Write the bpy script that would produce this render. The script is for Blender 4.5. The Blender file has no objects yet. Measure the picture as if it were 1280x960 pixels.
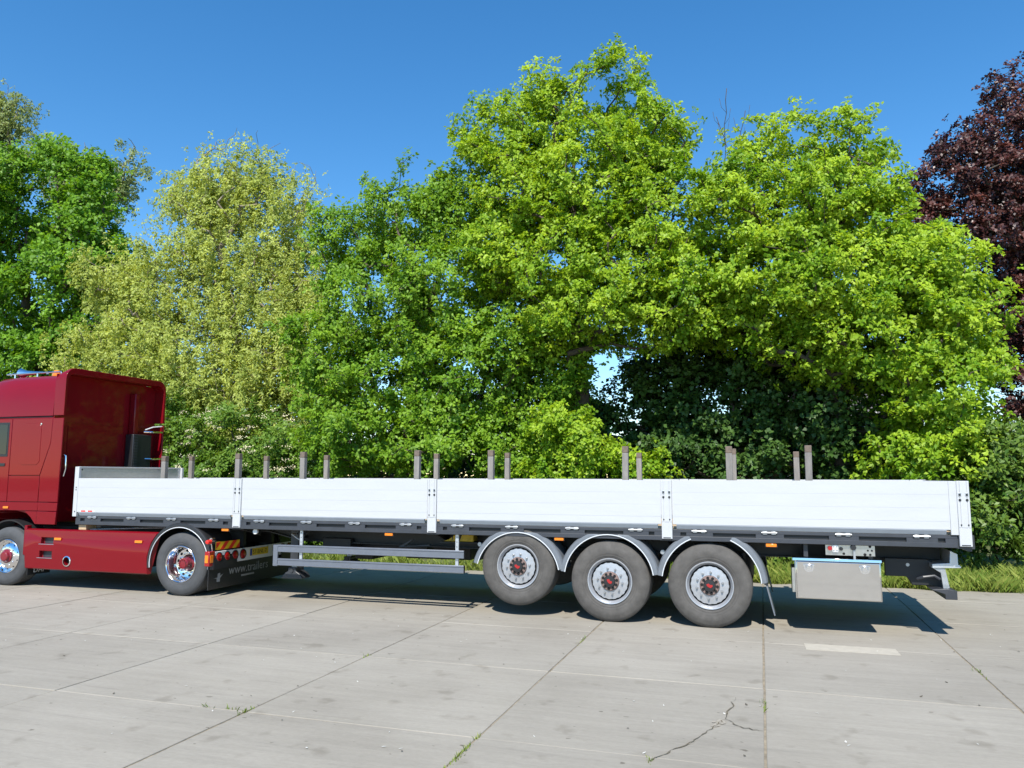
import bpy, bmesh, math, random
import numpy as np
from mathutils import Matrix, Vector

random.seed(7)
rng = np.random.default_rng(11)
scn = bpy.context.scene
COL = scn.collection
R = math.radians

# ------------------------------------------------------------------ camera
YAW, PITCH, ROLL, FPX = -0.3109, 0.1173, 0.0014, 962.35
def set_camera():
    cd = bpy.data.cameras.new('camera'); co = bpy.data.objects.new('camera', cd); COL.objects.link(co)
    s, c = math.sin(YAW), math.cos(YAW)
    r = Vector((c, -s, 0)); f = Vector((s*math.cos(PITCH), c*math.cos(PITCH), math.sin(PITCH))); u = r.cross(f)
    r2 = r*math.cos(ROLL)+u*math.sin(ROLL); u2 = -r*math.sin(ROLL)+u*math.cos(ROLL)
    m = Matrix(((r2.x, u2.x, -f.x, 11.27), (r2.y, u2.y, -f.y, -10.463), (r2.z, u2.z, -f.z, 1.957), (0, 0, 0, 1)))
    co.matrix_world = m
    cd.sensor_width = 36; cd.lens = FPX/1280*36; cd.clip_end = 3000; cd.clip_start = 0.05
    scn.camera = co
set_camera()

# ------------------------------------------------------------------ light
SUN_EL, SUN_AZ = R(49), R(180-5)           # azimuth clockwise from +Y
w = bpy.data.worlds.new('World'); scn.world = w; w.use_nodes = True
nt = w.node_tree; nt.nodes.clear()
sky = nt.nodes.new('ShaderNodeTexSky'); sky.sky_type = 'NISHITA'; sky.sun_disc = False
sky.sun_elevation = SUN_EL; sky.sun_rotation = SUN_AZ
sky.altitude = 8000; sky.air_density = 2.8; sky.dust_density = 0.0; sky.ozone_density = 2.0
bg = nt.nodes.new('ShaderNodeBackground'); bg.inputs[1].default_value = 0.137
wo = nt.nodes.new('ShaderNodeOutputWorld')
hs = nt.nodes.new('ShaderNodeHueSaturation'); hs.inputs['Saturation'].default_value = 1.33; hs.inputs['Hue'].default_value = 0.499
nt.links.new(sky.outputs[0], hs.inputs['Color']); nt.links.new(hs.outputs[0], bg.inputs[0]); nt.links.new(bg.outputs[0], wo.inputs[0])
sd = bpy.data.lights.new('sun', 'SUN'); sd.energy = 4.6; sd.angle = R(0.53); sd.color = (1, 0.955, 0.87)
so = bpy.data.objects.new('sun', sd); COL.objects.link(so)
dirv = Vector((math.sin(SUN_AZ)*math.cos(SUN_EL), math.cos(SUN_AZ)*math.cos(SUN_EL), math.sin(SUN_EL)))
so.rotation_euler = dirv.to_track_quat('Z', 'Y').to_euler(); so.location = (0, 0, 30)
vs = scn.view_settings; vs.view_transform = 'Standard'; vs.look = 'None'; vs.exposure = 0.56; vs.gamma = 1
vs.use_curve_mapping = False
cy = scn.cycles; cy.max_bounces = 7; cy.diffuse_bounces = 3; cy.glossy_bounces = 3; cy.transmission_bounces = 4
cy.transparent_max_bounces = 6; cy.use_denoising = True; cy.denoiser = 'OPENIMAGEDENOISE'; cy.denoising_input_passes = 'RGB_ALBEDO_NORMAL'; cy.denoising_prefilter = 'ACCURATE'; cy.caustics_reflective = False; cy.caustics_refractive = False
cy.sample_clamp_indirect = 6

# ------------------------------------------------------------------ materials
def mat(name, col, rough=0.5, metal=0.0, coat=0.0, var=0.0, vscale=8.0, bump=0.0, bscale=60.0, spec=0.5, orand=0.0, col2=None, stretch=(1, 1, 1)):
    m = bpy.data.materials.new(name); m.use_nodes = True
    t = m.node_tree; p = t.nodes['Principled BSDF']
    p.inputs['Base Color'].default_value = (*col, 1); p.inputs['Roughness'].default_value = rough
    p.inputs['Metallic'].default_value = metal; p.inputs['Coat Weight'].default_value = coat
    p.inputs['Coat Roughness'].default_value = 0.04; p.inputs['Specular IOR Level'].default_value = spec
    if var or bump or orand:
        g = t.nodes.new('ShaderNodeNewGeometry'); mp = t.nodes.new('ShaderNodeMapping'); mp.inputs['Scale'].default_value = stretch
        t.links.new(g.outputs['Position'], mp.inputs['Vector'])
    if var or orand:
        n = t.nodes.new('ShaderNodeTexNoise'); n.inputs['Scale'].default_value = vscale; n.inputs['Detail'].default_value = 6
        n.inputs['Roughness'].default_value = 0.65
        t.links.new(mp.outputs[0], n.inputs['Vector'])
        rmp = t.nodes.new('ShaderNodeValToRGB'); c2 = col2 or tuple(min(1, c*(1+var)) for c in col)
        c1 = col if col2 else tuple(c*(1-var) for c in col)
        rmp.color_ramp.elements[0].position = 0.3; rmp.color_ramp.elements[1].position = 0.7
        rmp.color_ramp.elements[0].color = (*c1, 1); rmp.color_ramp.elements[1].color = (*c2, 1)
        t.links.new(n.outputs['Fac'], rmp.inputs[0]); out = rmp.outputs[0]
        if orand:
            oi = t.nodes.new('ShaderNodeObjectInfo'); mr = t.nodes.new('ShaderNodeMapRange')
            mr.inputs['To Min'].default_value = 1-orand; mr.inputs['To Max'].default_value = 1+orand
            t.links.new(oi.outputs['Random'], mr.inputs['Value'])
            vm = t.nodes.new('ShaderNodeVectorMath'); vm.operation = 'SCALE'
            t.links.new(out, vm.inputs[0]); t.links.new(mr.outputs[0], vm.inputs['Scale']); out = vm.outputs[0]
        t.links.new(out, p.inputs['Base Color'])
        rr = t.nodes.new('ShaderNodeMapRange'); rr.inputs['To Min'].default_value = rough*0.8; rr.inputs['To Max'].default_value = min(1, rough*1.25)
        t.links.new(n.outputs['Fac'], rr.inputs['Value']); t.links.new(rr.outputs[0], p.inputs['Roughness'])
    if bump:
        b = t.nodes.new('ShaderNodeTexNoise'); b.inputs['Scale'].default_value = bscale; b.inputs['Detail'].default_value = 4
        t.links.new(mp.outputs[0], b.inputs['Vector'])
        bn = t.nodes.new('ShaderNodeBump'); bn.inputs['Strength'].default_value = bump; bn.inputs['Distance'].default_value = 0.02
        t.links.new(b.outputs['Fac'], bn.inputs['Height']); t.links.new(bn.outputs[0], p.inputs['Normal'])
    return m

WHITE = mat('white_board_paint', (0.485, 0.495, 0.510), 0.4, var=0.03, vscale=3, stretch=(0.4, 1, 3), coat=0.15)
EDGEM = mat('shade_grey_edge', (0.31, 0.345, 0.39), 0.5, 0.0, var=0.05, vscale=9)  # blue-grey puts the shade of the turned-under edge into its colour
ALU = mat('aluminium', (0.55, 0.57, 0.60), 0.35, 0.6, var=0.06, vscale=12)
CHAR = mat('charcoal_steel', (0.035, 0.038, 0.045), 0.42, var=0.2, vscale=6)
RAIL = mat('charcoal_rail', (0.042, 0.046, 0.056), 0.42, var=0.12, vscale=5)
BLACK = mat('black_steel', (0.012, 0.013, 0.015), 0.5, var=0.2, vscale=9)
BLKPL = mat('black_plastic', (0.02, 0.02, 0.022), 0.38)
VOID = mat('dark_hole', (0.004, 0.004, 0.004), 0.8)
GALV = mat('galvanised_steel', (0.44, 0.45, 0.46), 0.4, 0.7, var=0.15, vscale=20)
GUARD = mat('grey_guard_aluminium', (0.17, 0.185, 0.22), 0.38, 0.35, var=0.06, vscale=10)
FENDER = mat('grey_fender_plastic', (0.14, 0.155, 0.175), 0.45, var=0.12, vscale=7)
TRIM = mat('pale_trim', (0.62, 0.64, 0.66), 0.4)
TYRE = mat('dusty_tyre_rubber', (0.096, 0.090, 0.084), 0.85, var=0.22, vscale=9, bump=0.12, bscale=90, spec=0.25)
TYRE2 = mat('clean_tyre_rubber', (0.072, 0.074, 0.078), 0.75, var=0.14, vscale=9, bump=0.1, bscale=90, spec=0.3)
RIM = mat('silver_wheel_paint', (0.43, 0.44, 0.465), 0.38, 0.5, var=0.06, vscale=14)
CHROME = mat('polished_wheel', (0.82, 0.82, 0.83), 0.13, 1.0, var=0.05, vscale=18)
NUT = mat('wheel_nut_steel', (0.42, 0.42, 0.43), 0.35, 0.8)
HUBRUST = mat('rusty_hub_flange', (0.19, 0.13, 0.115), 0.7, var=0.3, vscale=40)
REDHUB = mat('red_hub_paint', (0.20, 0.007, 0.016), 0.3, coat=0.6)
REDMARK = mat('red_emblem', (0.36, 0.016, 0.016), 0.4)
REDPAINT = mat('dark_red_lacquer', (0.180, 0.003, 0.008), 0.4, coat=0.5, var=0.03, vscale=2, spec=0.08)
CABBACK = REDPAINT
GLASS = mat('tinted_glass', (0.01, 0.013, 0.013), 0.06, spec=0.6)
STEEL = mat('mirror_stainless', (0.70, 0.69, 0.67), 0.06, 1.0, var=0.03, vscale=5, bump=0.006, bscale=3)
BRSTEEL = mat('brushed_stainless', (0.52, 0.51, 0.49), 0.3, 0.9, var=0.06, vscale=20)
YELLOW = mat('yellow_plastic', (0.55, 0.38, 0.03), 0.5, var=0.2, vscale=15)
ORANGE = mat('orange_lens', (0.85, 0.22, 0.01), 0.2, coat=0.6)
REDLENS = mat('red_lens', (0.32, 0.008, 0.008), 0.15, coat=0.7)
REDREFL = mat('red_reflector', (0.75, 0.03, 0.02), 0.4)
YELREFL = mat('yellow_reflector', (0.85, 0.52, 0.02), 0.4)
PLATEY = mat('plate_yellow', (0.72, 0.50, 0.03), 0.4)
PLATEB = mat('plate_blue', (0.02, 0.06, 0.35), 0.4)
PLATEW = mat('lamp_bar_white', (0.72, 0.72, 0.72), 0.35)
STAKE = mat('weathered_stake', (0.215, 0.20, 0.185), 0.8, var=0.22, vscale=7, stretch=(4, 4, 0.7), bump=0.15, bscale=30, orand=0.10)
STAKETOP = mat('stake_worn_end', (0.15, 0.115, 0.09), 0.85, var=0.3, vscale=25)
TIMBER = mat('raw_timber', (0.50, 0.36, 0.22), 0.75, var=0.15, vscale=30)
DIMTEXT = mat('faded_grey_lettering', (0.27, 0.27, 0.27), 0.6)
WTEXT = mat('white_lettering', (0.7, 0.7, 0.7), 0.5)
BARK = mat('oak_bark', (0.085, 0.066, 0.05), 0.9, var=0.35, vscale=10, bump=0.5, bscale=18)
BARKP = mat('pale_bark', (0.24, 0.20, 0.15), 0.9, var=0.35, vscale=10, bump=0.3, bscale=18)
BRICK = mat('pink_brick', (0.36, 0.20, 0.155), 0.85, var=0.2, vscale=9, bump=0.3, bscale=25)
ROOF = mat('grey_roof_tiles', (0.12, 0.115, 0.115), 0.75, var=0.2, vscale=6)
SOIL = mat('dry_soil', (0.16, 0.125, 0.085), 0.95, var=0.35, vscale=4, bump=0.6, bscale=25)
VERGE = mat('mossy_soil', (0.085, 0.08, 0.04), 0.95, var=0.4, vscale=3, bump=0.6, bscale=25, col2=(0.10, 0.15, 0.03))
JOINT = mat('sandy_joint_fill', (0.27, 0.225, 0.16), 0.95, var=0.4, vscale=9, bump=0.5, bscale=60)
PATCH = mat('pale_repair_mortar', (0.43, 0.39, 0.32), 0.85, var=0.10, vscale=8, bump=0.15, bscale=70)
CRACKM = mat('crack_dirt', (0.13, 0.11, 0.075), 0.95, var=0.4, vscale=50)
SPALL = mat('spalled_concrete', (0.35, 0.31, 0.25), 0.95, var=0.2, vscale=60, bump=0.6, bscale=90)
GRASSG = mat('meadow_ground', (0.07, 0.10, 0.025), 0.95, var=0.45, vscale=0.8)
PETAL = mat('fallen_petal', (0.62, 0.60, 0.54), 0.7)
DARKBIT = mat('fallen_bud_scale', (0.10, 0.085, 0.06), 0.8)
BLOSSOM = mat('cream_blossom', (0.72, 0.64, 0.42), 0.7, var=0.2, vscale=20)

def concrete_mat():
    m = bpy.data.materials.new('slab_concrete'); m.use_nodes = True
    t = m.node_tree; N = t.nodes; Lk = t.links.new; p = N['Principled BSDF']; p.inputs['Roughness'].default_value = 0.8
    p.inputs['Specular IOR Level'].default_value = 0.35
    g = N.new('ShaderNodeNewGeometry')
    def noise(scale, stretch=(1, 1, 1), detail=6, rough=0.6, rot=0.0):
        mp = N.new('ShaderNodeMapping'); mp.inputs['Scale'].default_value = stretch; mp.inputs['Rotation'].default_value = (0, 0, rot)
        Lk(g.outputs['Position'], mp.inputs['Vector'])
        n = N.new('ShaderNodeTexNoise'); n.inputs['Scale'].default_value = scale; n.inputs['Detail'].default_value = detail; n.inputs['Roughness'].default_value = rough
        Lk(mp.outputs[0], n.inputs['Vector']); return n.outputs['Fac']
    def ramp(fac, pts):
        r = N.new('ShaderNodeValToRGB'); e = r.color_ramp.elements
        while len(e) < len(pts): e.new(0.5)
        for i, (pos, c) in enumerate(pts):
            e[i].position = pos; e[i].color = (*c, 1) if len(c) == 3 else c
        Lk(fac, r.inputs[0]); return r.outputs[0]
    def mul(a, b, f=1.0):
        x = N.new('ShaderNodeMix'); x.data_type = 'RGBA'; x.blend_type = 'MULTIPLY'; x.inputs[0].default_value = f
        Lk(a, x.inputs[6]); Lk(b, x.inputs[7]); return x.outputs[2]
    base = ramp(noise(0.55, detail=8, rough=0.62), [(0.30, (0.282, 0.254, 0.210)), (0.52, (0.327, 0.297, 0.248)), (0.72, (0.352, 0.321, 0.270))])
    st = ramp(noise(1.6, (0.35, 5.0, 1), 5, 0.7, R(-4)), [(0.30, (0.90, 0.90, 0.90)), (0.62, (1.03, 1.03, 1.03))])
    st2 = ramp(noise(2.2, (0.5, 7.0, 1), 4, 0.7, R(52)), [(0.57, (1, 1, 1)), (0.74, (0.86, 0.86, 0.865))])
    fine = ramp(noise(28, (0.6, 1.3, 1), 5, 0.75), [(0.25, (0.90, 0.90, 0.89)), (0.75, (1.08, 1.08, 1.08))])
    spots = ramp(noise(3.1, detail=3, rough=0.45), [(0.62, (1, 1, 1)), (0.72, (0.80, 0.79, 0.77))])
    dots = ramp(noise(11, (0.8, 1.4, 1), detail=2, rough=0.4), [(0.735, (1, 1, 1)), (0.765, (0.50, 0.48, 0.45))])
    col = mul(mul(mul(mul(mul(base, st), st2), fine), spots), dots)
    oi = N.new('ShaderNodeObjectInfo'); mr = N.new('ShaderNodeMapRange'); mr.inputs['To Min'].default_value = 0.95; mr.inputs['To Max'].default_value = 1.05
    Lk(oi.outputs['Random'], mr.inputs['Value'])
    vm = N.new('ShaderNodeVectorMath'); vm.operation = 'SCALE'; Lk(col, vm.inputs[0]); Lk(mr.outputs[0], vm.inputs['Scale'])
    Lk(vm.outputs[0], p.inputs['Base Color'])
    b1 = N.new('ShaderNodeBump'); b1.inputs['Strength'].default_value = 0.25; b1.inputs['Distance'].default_value = 0.004
    Lk(noise(120, (0.5, 1.5, 1), 4, 0.7), b1.inputs['Height']); Lk(b1.outputs[0], p.inputs['Normal'])
    return m
CONCRETE = concrete_mat()

def leaf_mat(name, c_lo, c_hi, trans=0.32, rough=0.5, spec=0.35):
    m = bpy.data.materials.new(name); m.use_nodes = True
    t = m.node_tree; N = t.nodes; Lk = t.links.new; p = N['Principled BSDF']; out = N['Material Output']
    a = N.new('ShaderNodeAttribute'); a.attribute_name = 'tone'
    r = N.new('ShaderNodeValToRGB'); r.color_ramp.elements[0].color = (*c_lo, 1); r.color_ramp.elements[1].color = (*c_hi, 1)
    Lk(a.outputs['Fac'], r.inputs[0]); Lk(r.outputs[0], p.inputs['Base Color'])
    p.inputs['Roughness'].default_value = rough; p.inputs['Specular IOR Level'].default_value = spec
    tr = N.new('ShaderNodeBsdfTranslucent')
    vm = N.new('ShaderNodeVectorMath'); vm.operation = 'MULTIPLY'; vm.inputs[1].default_value = (1.35, 1.2, 0.6)
    Lk(r.outputs[0], vm.inputs[0]); Lk(vm.outputs[0], tr.inputs[0])
    mx = N.new('ShaderNodeMixShader'); mx.inputs[0].default_value = trans
    Lk(p.outputs[0], mx.inputs[1]); Lk(tr.outputs[0], mx.inputs[2]); Lk(mx.outputs[0], out.inputs[0])
    return m
L_OAK = leaf_mat('fresh_oak_leaf', (0.145, 0.300, 0.010), (0.445, 0.605, 0.042), 0.42)
L_MID = leaf_mat('green_oak_leaf', (0.105, 0.240, 0.012), (0.285, 0.465, 0.036), 0.40)
L_WIL = leaf_mat('olive_birch_leaf', (0.255, 0.330, 0.055), (0.535, 0.610, 0.145), 0.42)
L_MAPLE = leaf_mat('maple_leaf', (0.080, 0.210, 0.012), (0.230, 0.430, 0.030), 0.40)
L_BIRCH = leaf_mat('pale_birch_leaf', (0.19, 0.26, 0.09), (0.34, 0.41, 0.15), .38)
L_IVY = leaf_mat('shade_dark_ivy_leaf', (0.030, 0.075, 0.014), (0.085, 0.165, 0.030), 0.2, 0.48, 0.3)  # naturally dark ivy green, with the shade under the oaks painted in
L_COP = leaf_mat('copper_beech_leaf', (0.036, 0.012, 0.012), (0.120, 0.036, 0.026), 0.14, 0.42, 0.5)
L_LAUR = leaf_mat('laurel_leaf', (0.045, 0.115, 0.016), (0.150, 0.235, 0.030), 0.25, 0.45, 0.35)
L_ELD = leaf_mat('elder_leaf', (0.080, 0.180, 0.018), (0.210, 0.340, 0.045), .36)
L_GRASS = leaf_mat('grass_blade', (0.12, 0.22, 0.025), (0.36, 0.40, 0.09), 0.3, 0.6)

# ------------------------------------------------------------------ mesh helpers
class G:
    def __init__(s): s.v = []; s.f = []
    def add(s, vs, fs):
        o = len(s.v); s.v += [tuple(p) for p in vs]; s.f += [tuple(o+i for i in q) for q in fs]; return s
    def box(s, x0, x1, y0, y1, z0, z1):
        return s.add([(x0, y0, z0), (x1, y0, z0), (x1, y1, z0), (x0, y1, z0), (x0, y0, z1), (x1, y0, z1), (x1, y1, z1), (x0, y1, z1)],
                     [(0, 3, 2, 1), (4, 5, 6, 7), (0, 1, 5, 4), (1, 2, 6, 5), (2, 3, 7, 6), (3, 0, 4, 7)])
    def prism(s, poly, axis, a, b):
        def P(q, t):
            return (t, q[0], q[1]) if axis == 'x' else (q[0], t, q[1]) if axis == 'y' else (q[0], q[1], t)
        n = len(poly)
        return s.add([P(q, a) for q in poly]+[P(q, b) for q in poly],
                     [tuple(range(n)), tuple(range(2*n-1, n-1, -1))]+[(i, (i+1) % n, n+(i+1) % n, n+i) for i in range(n)])
    def cyl(s, p0, p1, r0, r1=None, n=14):
        p0 = Vector(p0); p1 = Vector(p1); r1 = r0 if r1 is None else r1
        d = (p1-p0).normalized(); a = d.orthogonal().normalized(); b = d.cross(a)
        vs = []
        for p, r in ((p0, r0), (p1, r1)):
            for i in range(n):
                t = 2*math.pi*i/n; vs.append(p+a*(r*math.cos(t))+b*(r*math.sin(t)))
        return s.add(vs, [tuple(range(n-1, -1, -1)), tuple(range(n, 2*n))]+[(i, (i+1) % n, n+(i+1) % n, n+i) for i in range(n)])
    def tube(s, pts, r, n=8):
        pts = [Vector(p) for p in pts]; vs = []
        up = None
        for k, p in enumerate(pts):
            d = (pts[min(k+1, len(pts)-1)]-pts[max(k-1, 0)]).normalized()
            a = d.orthogonal().normalized() if up is None else (up-d*up.dot(d)).normalized()
            up = a; b = d.cross(a)
            for i in range(n):
                t = 2*math.pi*i/n; vs.append(p+a*(r*math.cos(t))+b*(r*math.sin(t)))
        m = len(pts); fs = [tuple(range(n-1, -1, -1)), tuple(range((m-1)*n, m*n))]
        for k in range(m-1):
            for i in range(n): fs.append((k*n+i, k*n+(i+1) % n, (k+1)*n+(i+1) % n, (k+1)*n+i))
        return s.add(vs, fs)
    def lathe(s, prof, c=(0, 0, 0), axis='y', n=56, close=True):
        vs = []; m = len(prof)
        for i in range(n):
            t = 2*math.pi*i/n
            for r, h in prof:
                a, b = r*math.cos(t), r*math.sin(t)
                q = (a, h, b) if axis == 'y' else (h, a, b) if axis == 'x' else (a, b, h)
                vs.append((c[0]+q[0], c[1]+q[1], c[2]+q[2]))
        fs = []
        for i in range(n):
            j = (i+1) % n
            for k in range(m if close else m-1):
                l = (k+1) % m; fs.append((i*m+k, j*m+k, j*m+l, i*m+l))
        return s.add(vs, fs)
    def arc(s, cx, cz, prof, a0, a1, n=28):
        """profile of (radius, y) swept about the y axis through (cx, cz); closed profile with end caps"""
        m = len(prof); vs = []
        for i in range(n+1):
            t = a0+(a1-a0)*i/n
            for r, y in prof: vs.append((cx+r*math.cos(t), y, cz+r*math.sin(t)))
        fs = [tuple(range(m)), tuple(range(n*m+m-1, n*m-1, -1))]
        for i in range(n):
            for k in range(m):
                l = (k+1) % m; fs.append((i*m+k, (i+1)*m+k, (i+1)*m+l, i*m+l))
        return s.add(vs, fs)
    def mesh(s, name, material, smooth=35):
        me = bpy.data.meshes.new(name); me.from_pydata(s.v, [], s.f)
        bm = bmesh.new(); bm.from_mesh(me); bmesh.ops.recalc_face_normals(bm, faces=bm.faces); bm.to_mesh(me); bm.free()
        if smooth:
            me.polygons.foreach_set('use_smooth', [True]*len(me.polygons)); me.set_sharp_from_angle(angle=R(smooth))
        me.materials.append(material); return me
    def build(s, name, material, parent=None, bevel=0.0, smooth=35, seg=2):
        return put(name, s.mesh(name, material, smooth), parent, bevel, seg)

def put(name, me, parent=None, bevel=0.0, seg=2, loc=None, rot=None):
    o = bpy.data.objects.new(name, me); COL.objects.link(o)
    if parent is not None:
        o.parent = parent
        if parent.type == 'EMPTY' and parent.parent is None: o.location = -parent.location
    if loc is not None: o.location = Vector(loc)+(o.location if parent is not None else Vector())
    if rot: o.rotation_euler = rot
    if bevel:
        b = o.modifiers.new('bevel', 'BEVEL'); b.width = bevel; b.segments = seg; b.limit_method = 'ANGLE'; b.angle_limit = R(40); b.harden_normals = False
    return o

def tag(o, label, cat, group=None, kind=None):
    if label: o['label'] = label
    if cat: o['category'] = cat
    if group: o['group'] = group
    if kind: o['kind'] = kind
    return o
def thing(name, label, cat, loc=(0, 0, 0), group=None):
    o = bpy.data.objects.new(name, None); COL.objects.link(o); o.location = loc; o.empty_display_size = 0.3
    return tag(o, label, cat, group)
def struct(o, label=None):
    o['kind'] = 'structure'
    if label: o['label'] = label
    return o
def text(name, s, size, material, parent, M, depth=0.002):
    cu = bpy.data.curves.new(name, 'FONT'); cu.body = s; cu.size = size; cu.extrude = depth; cu.resolution_u = 2
    t = bpy.data.objects.new('tmp', cu); COL.objects.link(t); bpy.context.view_layer.update()
    me = bpy.data.meshes.new_from_object(t.evaluated_get(bpy.context.evaluated_depsgraph_get()))
    bpy.data.objects.remove(t); me.name = name; me.transform(M); me.materials.clear(); me.materials.append(material)
    return put(name, me, parent)
def cut(o, cutters):
    tmp = []
    for g in cutters:
        c = g.build('cutter', VOID); tmp.append(c)
        b = o.modifiers.new('cut', 'BOOLEAN'); b.object = c; b.operation = 'DIFFERENCE'; b.solver = 'EXACT'
    bpy.context.view_layer.update()
    me = bpy.data.meshes.new_from_object(o.evaluated_get(bpy.context.evaluated_depsgraph_get()))
    o.modifiers.clear(); old = o.data; mt = old.materials[0]; o.data = me; me.name = o.name
    me.materials.clear(); me.materials.append(mt)
    me.polygons.foreach_set('material_index', [0]*len(me.polygons))
    me.polygons.foreach_set('use_smooth', [True]*len(me.polygons)); me.set_sharp_from_angle(angle=R(30))
    for c in tmp: bpy.data.objects.remove(c)
    return o

# ================================================================== the setting
XJ = [0.97+2.052*k for k in range(-9, 14)]          # joints running away from the camera
YJ = [-4.79+2.063*k for k in range(-7, 5)]+[4.72]   # joints running along the trailer
EDGE = 4.72
g = G().add([(-400, -400, -0.08), (400, -400, -0.08), (400, 600, -0.08), (-400, 600, -0.08)], [(0, 1, 2, 3)])
struct(g.build('ground', GRASSG, smooth=0))
yard = struct(G().add([(-70, -70, -0.045), (70, -70, -0.045), (70, EDGE, -0.045), (-70, EDGE, -0.045)], [(0, 1, 2, 3)]).build('concrete_yard', CONCRETE, smooth=0),
              'worn grey yard paved with large square concrete slabs')
G().add([(XJ[0], YJ[0], -0.010), (XJ[-1], YJ[0], -0.010), (XJ[-1], EDGE, -0.010), (XJ[0], EDGE, -0.010)], [(0, 1, 2, 3)]).build('joint_fill', JOINT, yard, smooth=0)
slab_meshes = {}
for i in range(len(XJ)-1):
    for j in range(len(YJ)-1):
        wx = XJ[i+1]-XJ[i]; wy = YJ[j+1]-YJ[j]
        key = (round(wy, 2), (i*7+j*3) % 4)
        if key not in slab_meshes:
            q = key[1]; gx = 0.0065+0.0018*q; gy = 0.0025+0.0008*q
            a, b = wx/2-gx, wy/2-gy; e = 0.005
            # a chipped, chamfered slab: outer ring low, inner top
            n = 10; rim = []; top = []
            rr = random.Random(hash(key))
            def side(p0, p1):
                for k in range(n):
                    t = k/n; j1 = rr.uniform(-0.003, 0.003); rim.append((p0[0]+(p1[0]-p0[0])*t+j1, p0[1]+(p1[1]-p0[1])*t+rr.uniform(-0.002, 0.002)))
            side((-a, -b), (a, -b)); side((a, -b), (a, b)); side((a, b), (-a, b)); side((-a, b), (-a, -b))
            m = len(rim); sx, sy = (a-e)/a, (b-e)/b
            vs = [(x, y, -0.03) for x, y in rim]+[(x, y, -0.004) for x, y in rim]+[(x*sx, y*sy, 0) for x, y in rim]
            fs = [(k, (k+1) % m, m+(k+1) % m, m+k) for k in range(m)]+[(m+k, m+(k+1) % m, 2*m+(k+1) % m, 2*m+k) for k in range(m)]+[tuple(range(2*m, 3*m))]
            slab_meshes[key] = G().add(vs, fs).mesh('slab', CONCRETE, 0)
        put('slab', slab_meshes[key], yard, loc=((XJ[i]+XJ[i+1])/2, (YJ[j]+YJ[j+1])/2, random.uniform(-0.003, 0.0)),
            rot=(random.uniform(-0.0012, 0.0012), random.uniform(-0.0012, 0.0012), random.uniform(-0.001, 0.001)))

def ribbon(pts, wid, z, jit=0.5, sub=7, seed=1):
    rr = random.Random(seed); P = []
    for (a, b) in zip(pts[:-1], pts[1:]):
        for k in range(sub): t = k/sub; P.append((a[0]+(b[0]-a[0])*t+rr.gauss(0, 0.009), a[1]+(b[1]-a[1])*t+rr.gauss(0, 0.009)))
    P.append(pts[-1]); g = G(); vs = []
    for k, p in enumerate(P):
        a = P[max(k-1, 0)]; b = P[min(k+1, len(P)-1)]; dx, dy = b[0]-a[0], b[1]-a[1]; l = math.hypot(dx, dy) or 1
        w = wid*(1+jit*rr.uniform(-1, 1))*(0.25 if k in (0, len(P)-1) else 1)
        vs += [(p[0]-dy/l*w, p[1]+dx/l*w, z), (p[0]+dy/l*w, p[1]-dx/l*w, z)]
    return g.add(vs, [(2*k, 2*k+1, 2*k+3, 2*k+2) for k in range(len(P)-1)])
crack = [(10.47, -4.87), (10.60, -4.62), (10.74, -4.34), (10.84, -3.99), (10.92, -3.78), (10.96, -3.45), (10.99, -3.10)]
ribbon(crack, 0.0042, 0.0035, 0.8).build('crack', CRACKM, yard, smooth=0)
ribbon([(10.93, -3.75), (11.04, -3.93), (11.22, -3.97)], 0.004, 0.0035, 0.8, seed=4).build('crack', CRACKM, yard, smooth=0)
sp = G()
for (x, y, r_) in ((10.86, -3.95, 0.04), (10.90, -3.84, 0.055), (10.84, -3.86, 0.02), (10.70, -4.42, 0.016)):
    k = 11; vs = [(x+r_*random.uniform(.5, 1.1)*math.cos(6.283*i/k), y+r_*1.5*random.uniform(.5, 1.1)*math.sin(6.283*i/k), 0.0024) for i in range(k)]
    sp.add(vs, [tuple(range(k))])
sp.build('spalled_patch', SPALL, yard, smooth=0)
pt = []
for i in range(26): pt.append((11.69+0.97*i/25, -0.875+random.uniform(-.008, .008)))
for i in range(26): pt.append((12.60-0.92*i/25+0.05*(i == 0), -0.56+random.uniform(-.01, .01)))
G().prism(pt, 'z', -0.004, 0.0035).build('repair_patch', PATCH, yard, smooth=0)

# verge: uneven strip of earth and grass behind the yard
nx, ny = 90, 14; vs = []; fs = []
for i in range(nx+1):
    x = -60+120*i/nx
    for j in range(ny+1):
        y = EDGE-0.01+(j/ny)**1.8*45
        z = -0.05 if j == 0 else 0.03+0.06*math.sin(x*1.3+j)+0.05*random.random()+0.10*min(1, (y-EDGE)/1.5)
        vs.append((x, y+(0.10*math.sin(x*2.1)+random.uniform(-.06, .06) if j < 3 else 0), z))
for i in range(nx):
    for j in range(ny): a = i*(ny+1)+j; fs.append((a, a+ny+1, a+ny+2, a+1))
struct(G().add(vs, fs).build('grass_verge', VERGE, smooth=80), 'strip of rough earth and grass along the yard edge')

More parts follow.
